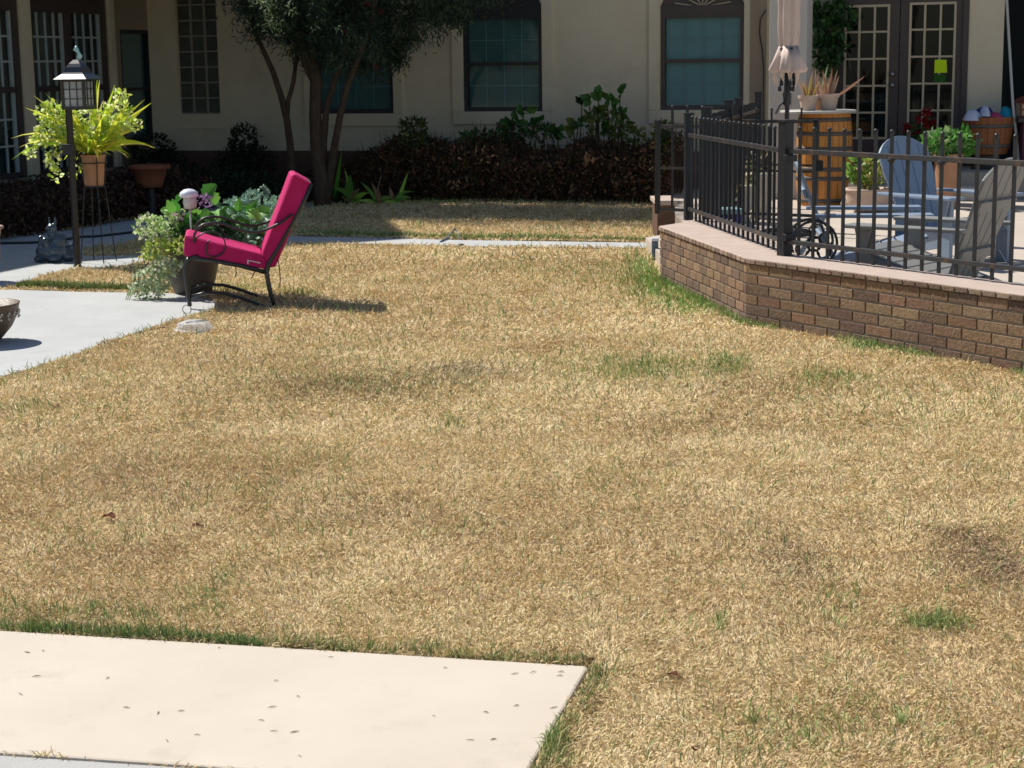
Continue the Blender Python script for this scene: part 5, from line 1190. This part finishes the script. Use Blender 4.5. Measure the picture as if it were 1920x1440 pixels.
def bigleaf(name, label, spots, off=1.0):
    mb = MB()
    for (x, y, L, W, dx, dz, c) in spots:
        u, z_ = FU(x, y, off); q = FP(u, z_, off); d = U * dx + Z * dz + N * random.uniform(.1, .5)
        for k in range(4): roundleaf(mb, q + rv(.02), d + rv(.4), N + rv(.4), L * random.uniform(.55, 1), W * .85, jit(c, .2))
        mb.tube([FP(u + random.uniform(-.1, .1), .55, off - .1), q], .008, 5, (.06, .07, .03))
    return tag(mb.build(name, M['leaf']), label, 'plant')
g1_ = (.04, .12, .025); g2c = (.06, .17, .03); g3 = (.10, .15, .03)
bigleaf('philodendron', 'tall large-leaved philodendron rising above the hedge right of the middle window', [(1105, 190, .16, .1, -.6, .1, g1_), (1122, 183, .18, .12, -.3, .4, g2c), (1150, 185, .18, .12, .5, .3, g2c), (1162, 178, .16, .1, .8, .1, g1_), (1138, 180, .14, .1, 0, .6, g2c), (1092, 188, .12, .08, -.9, -.2, (.02, .04, .015)), (1120, 208, .16, .11, .1, .2, g3), (1112, 222, .16, .12, -.3, -.3, g3), (1165, 222, .15, .1, .2, -.2, g3), (1160, 210, .13, .08, .3, .4, g1_), (1135, 235, .15, .1, .3, 0, g1_), (1150, 240, .13, .08, .2, 0, g3)])
bigleaf('philodendron', 'lower broad-leaved philodendron spreading over the hedge below the middle window', [(982, 212, .16, .12, 0, .5, g2c), (960, 235, .18, .12, -.7, 0, g1_), (975, 228, .16, .11, -.3, .2, g1_), (1000, 232, .16, .1, .5, 0, (.03, .07, .02)), (1010, 225, .13, .09, .6, .3, g1_), (1030, 240, .16, .11, .6, -.2, g2c), (1045, 247, .16, .1, .6, -.3, g2c), (950, 243, .14, .1, -.8, -.2, g1_), (1075, 238, .16, .12, -.2, .1, g3), (1085, 235, .14, .1, .3, .1, g1_)])
# loose foliage standing in the top of the hedge
shrub('loose_shrub', 'loose low leafy growth in the hedge top below the middle window', 'shrub', [(960, 245, 1.0, .22, .10, 130), (1020, 250, 1.0, .25, .09, 130), (900, 258, 1.1, .25, .08, 90)], [(.03, .08, .02), (.05, .12, .03), (.06, .05, .03)], .08, .04)
shrub('loose_shrub', 'loose yellow-green growth around the stems of the tall philodendron', 'shrub', [(1120, 228, 1.0, .18, .16, 150), (1160, 235, 1.0, .15, .16, 130), (1190, 255, 1.1, .15, .08, 60)], [(.10, .15, .03), (.05, .11, .03), (.16, .18, .05)], .08, .045)
def strap(name, label, x, y, off, leaves):
    mb = MB(); u, z_ = FU(x, y, off); base = FP(u, 0.01, off)
    for (dx, dz, L, W, dr_, c) in leaves: mb.blade(base + rv(.02) + Z * .02, U * dx + Z * dz + N * random.uniform(-.1, .5), L, W, dr_, jit(c, .15), 7, up=N)
    return tag(mb.build(name, M['leaf']), label, 'plant')
lg = (.45, .75, .12); md = (.24, .50, .10); br = (.45, .25, .14)  # greens brightened to stand in for sun dapples on these plants
strap('bromeliad', 'bright strap-leaved plant with one arching leaf, front of the dead hedge', 742, 381, 1.78, [(-.9, .9, .34, .05, 1.6, md), (.45, 1.2, .46, .05, .2, lg), (.8, .6, .3, .045, 1.2, md), (-.5, .5, .28, .05, 1.8, lg), (.9, .9, .36, .04, 1.1, md), (-.1, .6, .2, .06, 1.0, br), (.2, .4, .2, .06, 1.0, br), (.6, .3, .25, .05, .8, md), (-.8, .3, .2, .05, .6, lg)])
strap('bromeliad', 'pale stemmed strap-leaved plant with brown base, right of the tree trunks', 706, 384, 1.8, [(-.6, 1.2, .3, .05, .8, md), (.3, 1.3, .42, .02, .1, (.3, .22, .14)), (.8, .8, .3, .045, 1.0, md), (-.2, .9, .26, .06, .9, br), (.1, .6, .2, .06, .5, br), (1, .4, .3, .05, .8, (.4, .45, .15)), (-.9, .5, .26, .05, 1.0, lg)])
strap('lily_clump', 'clump of broad glossy leaves at the foot of the tree', 660, 386, 1.7, [(-.3, 1.3, .44, .06, .3, lg), (.2, 1.2, .38, .08, .9, md), (-.7, 1, .32, .08, 1.2, md), (.7, 1, .36, .08, 1.3, lg), (0, .9, .25, .08, 1.0, md), (.4, .6, .22, .07, .8, (.3, .26, .1)), (-.4, .6, .2, .05, .6, (.3, .26, .1)), (.9, .7, .3, .07, 1.3, md)])
strap('tall_leaf_plant', 'single tall bright leaf rising beside the right tree stem', 628, 384, 1.6, [(.25, 1.3, .66, .055, .1, (.12, .38, .03)), (-.2, 1.2, .5, .05, .4, (.03, .08, .02)), (.6, 1, .4, .05, .8, (.03, .09, .02))])
# low terracotta bowl in the shaded bed
q = D(281, 330, 20.2); r_ = thing('bed_bowl', (q.x, q.y, .0), 'wide reddish terracotta bowl in the dark bed behind the lamp post', 'bowl')
zt_ = D(281, 309, 20.2).z; mb = MB(); mb.lathe([(.14, zt_ - .25), (.15, zt_ - .2), (.20, zt_ - .05), (.235, zt_ - .045), (.235, zt_), (.19, zt_), (.15, zt_ - .06)], (q.x, q.y, 0), 28); mb.build('bowl', M['terracotta_red'], r_, smooth=True)
mb = MB(); mb.lathe([(.10, 0), (.10, .02), (.05, .05), (.05, zt_ - .27), (.12, zt_ - .25)], (q.x, q.y, 0), 16); mb.build('foot', M['trim_black'], r_)

# ================================================================== LEAVES AND FLECKS
def curl(x, y, s_, c, label, z0=.02, name='fallen_leaf', grp='brown leaves fallen on the lawn'):
    p = G(x, y); mb = MB(); a = random.uniform(0, 6.28); d = Vector((math.cos(a), math.sin(a), .25)); sd_ = Vector((-d.y, d.x, 0)); n = 5
    prev = None
    for i in range(n + 1):
        t = i / n; w_ = s_ * .42 * math.sin(math.pi * min(1, t * .9 + .08)); h = .12 * s_ * math.sin(t * 3)
        cpt = p + Vector((d.x, d.y, 0)) * s_ * (t - .5) + Z * (z0 + h)
        cur = (cpt - sd_ * w_ * random.uniform(.6, 1.1) + Z * w_ * random.uniform(.1, .7), cpt, cpt + sd_ * w_ * random.uniform(.6, 1.1) + Z * w_ * random.uniform(.1, .6))
        if prev: mb.face([prev[0], prev[1], cur[1], cur[0]], jit(c, .1)); mb.face([prev[1], prev[2], cur[2], cur[1]], jit(c, .1))
        prev = cur
    return tag(mb.build(name, M['deadleaf']), label, 'leaf', grp)
b1 = (.13, .05, .028)
for (x, y, s_, lab) in ((105, 771, .07, 'curled dark brown leaf on the lawn just below the left slab'), (205, 981, .075, 'dark brown leaf at the left of the middle lawn, one of a pair'), (370, 998, .06, 'dark brown leaf right of its pair in the left middle lawn'), (1168, 887, .05, 'dark brown leaf lying near the centre of the lawn'), (1263, 1280, .05, 'reddish brown leaf on the grass right of the near slab corner'), (1305, 1420, .05, 'brown leaf at the bottom edge of the picture right of the slab'), (1100, 1252, .06, 'brown leaf caught at the corner of the near slab'), (845, 742, .04, 'small black leaf in the dark patch of lawn'), (1820, 1042, .045, 'pale pinkish leaf in the bare patch near the right edge'), (305, 621, .04, 'small red leaf on the lawn left of the clear tray')):
    curl(x, y, s_ * .8, (.45, .28, .2) if 'pale' in lab else (.03, .02, .015) if 'black' in lab else b1, lab)
for k in range(30):
    for _ in range(50):
        x = random.uniform(0, 1080); y = random.uniform(1190, 1436); p = G(x, y)
        if pip(np.array([p.x]), np.array([p.y]), slab1)[0]: break
    mb = MB(); a = random.uniform(-.5, .5) if random.random() < .7 else random.uniform(0, 3.1); d = Vector((math.cos(a), math.sin(a), 0)); L = random.uniform(.008, .026)
    c = random.choice([(.40, .33, .26), (.43, .36, .28), (.30, .24, .18)]); mb.tint = jit(c, .15)
    mb.tube([p + Z * .024 - d * L / 2, p + Z * .0255 + rv(.0006), p + Z * .024 + d * L / 2], [.0006, random.uniform(.0010, .0019), .0005], 5)
    tag(mb.build('leaf_fleck', M['deadleaf']), 'tiny tan dry fleck lying on the cream near slab', 'fleck', 'dry flecks scattered on the near slab')
# ================================================================== GRASS
def grass():
    cs = []
    bands = [(3.6, 5.6, 40000, .9), (5.6, 8, 25000, 1.05), (8, 11, 12000, 1.4), (11, 15, 6000, 1.9), (15, 22.5, 2300, 2.7)]
    X = []; Y = []; SC = []
    for (y0, y1, den, sc) in bands:
        wmax = 0.31 * y1 + 2.2; area = 2 * wmax * (y1 - y0); n = int(area * den)
        x = rng.uniform(-wmax, wmax, n); y = rng.uniform(y0, y1, n); kp = (np.abs(x) < .31 * y + .4) | ((np.abs(x) < .31 * y + 2.2) & (rng.random(n) < .45))
        X.append(x[kp]); Y.append(y[kp]); SC.append(np.full(kp.sum(), sc))
    # green fringes along hard edges, denser
    def edge(pts, n, wd, side=None):
        pts = [np.array([p[0], p[1]]) for p in pts]; ls = [np.linalg.norm(pts[i + 1] - pts[i]) for i in range(len(pts) - 1)]; tot = sum(ls)
        out = []
        for i in range(len(ls)):
            m_ = int(n * ls[i] / tot); t = rng.random(m_)[:, None]; nrm = np.array([-(pts[i + 1] - pts[i])[1], (pts[i + 1] - pts[i])[0]]) / max(ls[i], 1e-6)
            out.append(pts[i] + t * (pts[i + 1] - pts[i]) + nrm * (rng.exponential(wd, m_)[:, None]) * (side or 1))
        return np.vstack(out)
    e1 = edge([tuple(nL + Vector((0, .015, 0)))[:2], tuple(nA + Vector((0, .015, 0)))[:2]], 16000, .026); e2 = edge([tuple(nA + Vector((.02, 0, 0)))[:2], tuple(nA + sd * 1.2 + Vector((.02, 0, 0)))[:2]], 4200, .022, 1)
    e4 = edge(P2([(30, 543), (150, 547), (310, 549)]), 9000, .05)
    e5 = edge([tuple(WA + nAB * .01)[:2], tuple(WB + (nAB + nBC) * .01)[:2], tuple(WC + nBC * .01)[:2]], 4500, .02, -1)
    e6 = edge(P2([(560, 443), (700, 446), (870, 450), (1225, 455)]), 9000, .05)
    e7 = edge(P2([(660, 384), (780, 383), (850, 380), (1225, 379)]), 12000, .04, -1)
    e8 = edge(P2([(395, 581), (345, 594), (280, 615), (200, 642), (120, 672), (60, 690), (0, 706), (-100, 732)]), 9000, .02, 1)
    extra = [(e1, .9, 1), (e2, .9, 1), (e4, 1.7, 2), (e5, 1.5, 3), (e6, 2.0, 4), (e7, 2.2, 5), (e8, 1.4, 6)]
    kind = [np.zeros(sum(len(a) for a in X), int)]
    for e, sc, kd in extra:
        X.append(e[:, 0]); Y.append(e[:, 1]); SC.append(np.full(len(e), sc)); kind.append(np.full(len(e), kd))
    # taller green tufts
    tufts = [(1220, 695, 70, 16, 1700), (1365, 690, 30, 14, 800), (1560, 715, 55, 10, 700), (1230, 545, 45, 22, 1900), (1300, 575, 40, 12, 900), (1200, 505, 30, 22, 1100), (1755, 1178, 40, 10, 700), (1350, 1182, 6, 14, 80), (1410, 1365, 8, 6, 60), (1690, 1362, 8, 6, 70), (385, 1125, 30, 22, 200), (560, 1000, 50, 20, 120), (850, 800, 20, 10, 150), (740, 730, 90, 22, 420), (500, 700, 100, 22, 260), (640, 720, 60, 14, 200), (1060, 600, 200, 40, 200), (380, 760, 160, 40, 240), (700, 1120, 260, 60, 160), (1300, 1350, 300, 80, 160), (1030, 1395, 18, 26, 700), (1400, 1400, 60, 35, 260), (1530, 1380, 50, 35, 220), (1620, 650, 30, 8, 700), (1750, 670, 60, 8, 500), (1560, 1150, 60, 30, 160), (1010, 500, 60, 16, 300), (1120, 520, 40, 16, 300), (50, 775, 50, 12, 200), (430, 1085, 20, 20, 90), (180, 1160, 160, 10, 600), (1100, 700, 200, 30, 400), (440, 545, 40, 6, 400), (560, 555, 30, 5, 200)]
    for (x, y, sx_, sy_, n) in tufts:
        n = int(n * .62); px_ = rng.normal(x, sx_ * .85, n); py_ = rng.normal(y, sy_ * .85, n); q = [G(a, b) for a, b in zip(px_, py_)]
        X.append(np.array([v.x for v in q])); Y.append(np.array([v.y for v in q])); SC.append(np.full(n, 1.3 * np.clip(q[0].y / 9, .85, 1.7))); kind.append(np.full(n, 9))
    X = np.concatenate(X); Y = np.concatenate(Y); SC = np.concatenate(SC); kind = np.concatenate(kind)
    keep = np.ones(len(X), bool)
    wall_poly = [tuple(WA)[:2], tuple(WB)[:2], tuple(WC)[:2]] + patio_poly[3:]
    for poly in (slab1, slab2, left_slab, walk, bed, wall_poly):
        keep &= ~pip(X, Y, poly)
    X, Y, SC, kind = X[keep], Y[keep], SC[keep], kind[keep]; n = len(X)
    # clumpy density: bare spots show thatch
    d1 = vnoise(X + 50, Y + 50, 9.0); d2 = vnoise(X + 20, Y + 90, 24.0)
    kp = ((kind > 0) & ((kind != 1) | (rng.random(n) < .25 + 1.4 * vnoise(X + 3, Y + 1, 7.0) ** 1.5))) | ((kind == 0) & (rng.random(n) < .45 + .9 * (d1 * .5 + d2 * .5)))
    X, Y, SC, kind = X[kp], Y[kp], SC[kp], kind[kp]; n = len(X)
    big = vnoise(X + 7, Y + 3, .9) * .5 + vnoise(X + 31, Y + 11, 2.3) * .35 + vnoise(X, Y + 77, 6.0) * .15
    fine = vnoise(X + 5, Y + 60, 20.0)
    straw = np.array([.78, .63, .365]); tan = np.array([.66, .50, .27]); brown = np.array([.40, .29, .155]); pale = np.array([.77, .67, .46]); green = np.array([.26, .35, .12]); dgreen = np.array([.15, .21, .075])
    t = np.clip((big - .36) * 3.4 + (fine - .5) * .6, 0, 1)[:, None]
    col = tan * (1 - t) + straw * t
    r = rng.random(n)
    m_ = r < .13; col[m_] = brown; m_ = (r > .92); col[m_] = pale
    # brown and grey patches, at their places on the lawn
    for (x, y, sx_, sy_, c, s_) in ((660, 730, 200, 26, (.36, .26, .13), .75), (870, 700, 90, 14, (.36, .29, .18), .7), (1480, 1060, 70, 45, (.36, .265, .15), .8), (1850, 1050, 85, 55, (.36, .255, .15), .85), (300, 900, 260, 50, (.50, .36, .19), .5), (1040, 660, 80, 10, (.46, .30, .14), .7), (1420, 735, 120, 22, (.40, .28, .14), .6), (1850, 1060, 60, 40, (.31, .22, .14), .4), (700, 970, 120, 20, (.42, .30, .16), .6), (1000, 1000, 260, 24, (.46, .33, .17), .45), (1350, 800, 200, 22, (.46, .33, .17), .5), (200, 1050, 200, 24, (.44, .31, .16), .45)):
        g_ = G(x, y); gx_ = G(x + sx_, y); gy_ = G(x, y - sy_); a_ = abs(gx_.x - g_.x); b_ = abs(gy_.y - g_.y)
        w_ = np.exp(-(((X - g_.x) / a_) ** 2 + ((Y - g_.y) / b_) ** 2)) * s_ * (.5 + fine)
        m_ = rng.random(n) < w_; col[m_] = np.array(c)
    gm = (rng.random(n) < .012 + .09 * np.clip(vnoise(X + 9, Y + 40, 1.6) - .62, 0, 1)); col[gm] = green
    isg = np.zeros(n, bool); isg |= gm
    def paint(kd, p, c):
        nonlocal col
        m_ = (kind == kd) & (rng.random(n) < p); col[m_] = c; isg[m_] = True
    paint(1, .5, dgreen); paint(1, .3, green); paint(2, .6, dgreen); paint(2, .4, green); paint(4, .35, green); paint(6, .35, green)
    m1 = (kind == 1) & (X > G(500, 1200).x) & (rng.random(n) < .45); col[m1] = tan
    # along the pale strip edge: olive, then along the wall: patches of fresh green
    wv = vnoise(X + 3, Y + 8, 2.2); col[(kind == 3)] = tan; m3 = (kind == 3) & (wv > .45) & (rng.random(n) < .75); col[m3] = green; isg |= m3; m3 = (kind == 3) & (X < 1.6); col[m3] = green; isg |= m3
    m_ = (kind == 5); col[m_] = np.array([.48, .50, .13]); m2 = m_ & (rng.random(n) < .4); col[m2] = np.array([.62, .56, .22])
    m_ = (kind == 2) & (rng.random(n) < .35); col[m_] = np.array([.28, .30, .10])
    m_ = (kind == 9); col[m_] = np.where(rng.random(m_.sum())[:, None] < .5, green, np.where(rng.random(m_.sum())[:, None] < .35, dgreen * 1.3, np.array([.46, .47, .20])))
    isg |= m_
    m_ = (kind == 9) & (X > 1.0) & (X < 1.75) & (Y > 11.3) & (Y < 14.8) & (rng.random(n) < .7); col[m_] = np.array([.20, .38, .08])
    col = col * rng.uniform(.85, 1.10, (n, 1)) * rng.uniform(.95, 1.05, (n, 3))
    # geometry
    az = rng.uniform(0, 2 * np.pi, n); flow = vnoise(X + 60, Y + 21, 2.4) * 4 * np.pi; az = np.where(rng.random(n) < .45, flow + rng.normal(0, .6, n), az); lean = np.abs(rng.normal(1.12, .30, n)); lean[isg] = np.abs(rng.normal(.55, .35, isg.sum())); lean = np.clip(lean, 0, 1.5)
    L = rng.uniform(.013, .034, n) * SC ** .55 * (.75 + .5 * vnoise(X + 70, Y + 9, 3.7)); L[isg] *= 1.8; tall = rng.random(n) < .006; L[tall] *= 1.7; lean[tall] = .35
    L[kind == 5] *= 1.2
    Wd = rng.uniform(.0022, .0042, n) * SC
    mound = (vnoise(X + 13, Y + 5, 5.5) * .6 + vnoise(X + 1, Y + 45, 13.0) * .4) ** 1.5 * .026 * np.where(kind == 0, 1.0, np.where(kind == 9, .8, .25))
    base = np.stack([X, Y, rng.uniform(-.002, .008, n) + mound], 1)
    d = np.stack([np.cos(az) * np.sin(lean), np.sin(az) * np.sin(lean), np.cos(lean)], 1)
    yaw = rng.uniform(0, np.pi, n); s_ = np.stack([np.cos(yaw), np.sin(yaw), rng.uniform(-.3, .3, n)], 1)
    s_ -= (s_ * d).sum(1)[:, None] * d; s_ /= np.linalg.norm(s_, axis=1)[:, None] + 1e-9
    mid = base + d * (L * .55)[:, None] + np.stack([np.zeros(n), np.zeros(n), L * .08], 1)
    tip = base + d * L[:, None] + np.stack([rng.normal(0, .15, n) * L, rng.normal(0, .15, n) * L, -rng.uniform(0, .25, n) * L], 1)
    hw_ = (Wd / 2)[:, None]
    V = np.stack([base - s_ * hw_, base + s_ * hw_, mid + s_ * hw_ * .8, mid - s_ * hw_ * .8, tip], 1).reshape(-1, 3).astype(np.float32)
    V[:, 2] = np.maximum(V[:, 2], .001)
    idx = np.arange(n)[:, None] * 5
    loops = np.concatenate([idx + np.array([0, 1, 2, 3]), idx + np.array([3, 2, 4])], 1).ravel().astype(np.int32)
    starts = (np.arange(n)[:, None] * 7 + np.array([0, 4])).ravel().astype(np.int32)
    me = bpy.data.meshes.new('grass'); me.vertices.add(n * 5); me.vertices.foreach_set('co', V.ravel()); me.loops.add(n * 7); me.loops.foreach_set('vertex_index', loops)
    me.polygons.add(n * 2); me.polygons.foreach_set('loop_start', starts)
    try: me.polygons.foreach_set('loop_total', np.tile(np.array([4, 3], np.int32), n))
    except Exception: pass
    me.update(calc_edges=True); me.validate()
    at = me.attributes.new('tint', 'FLOAT_VECTOR', 'FACE'); at.data.foreach_set('vector', np.repeat(np.clip(col, 0, 1), 2, axis=0).astype(np.float32).ravel())
    me.materials.append(attr_mat('grass_blades', .85, .12, .10)); o = bpy.data.objects.new('grass', me); C.objects.link(o)
    tag(o, 'short dormant straw-coloured lawn grass with green tufts', 'grass', kind='stuff'); print('blades', n)
grass()
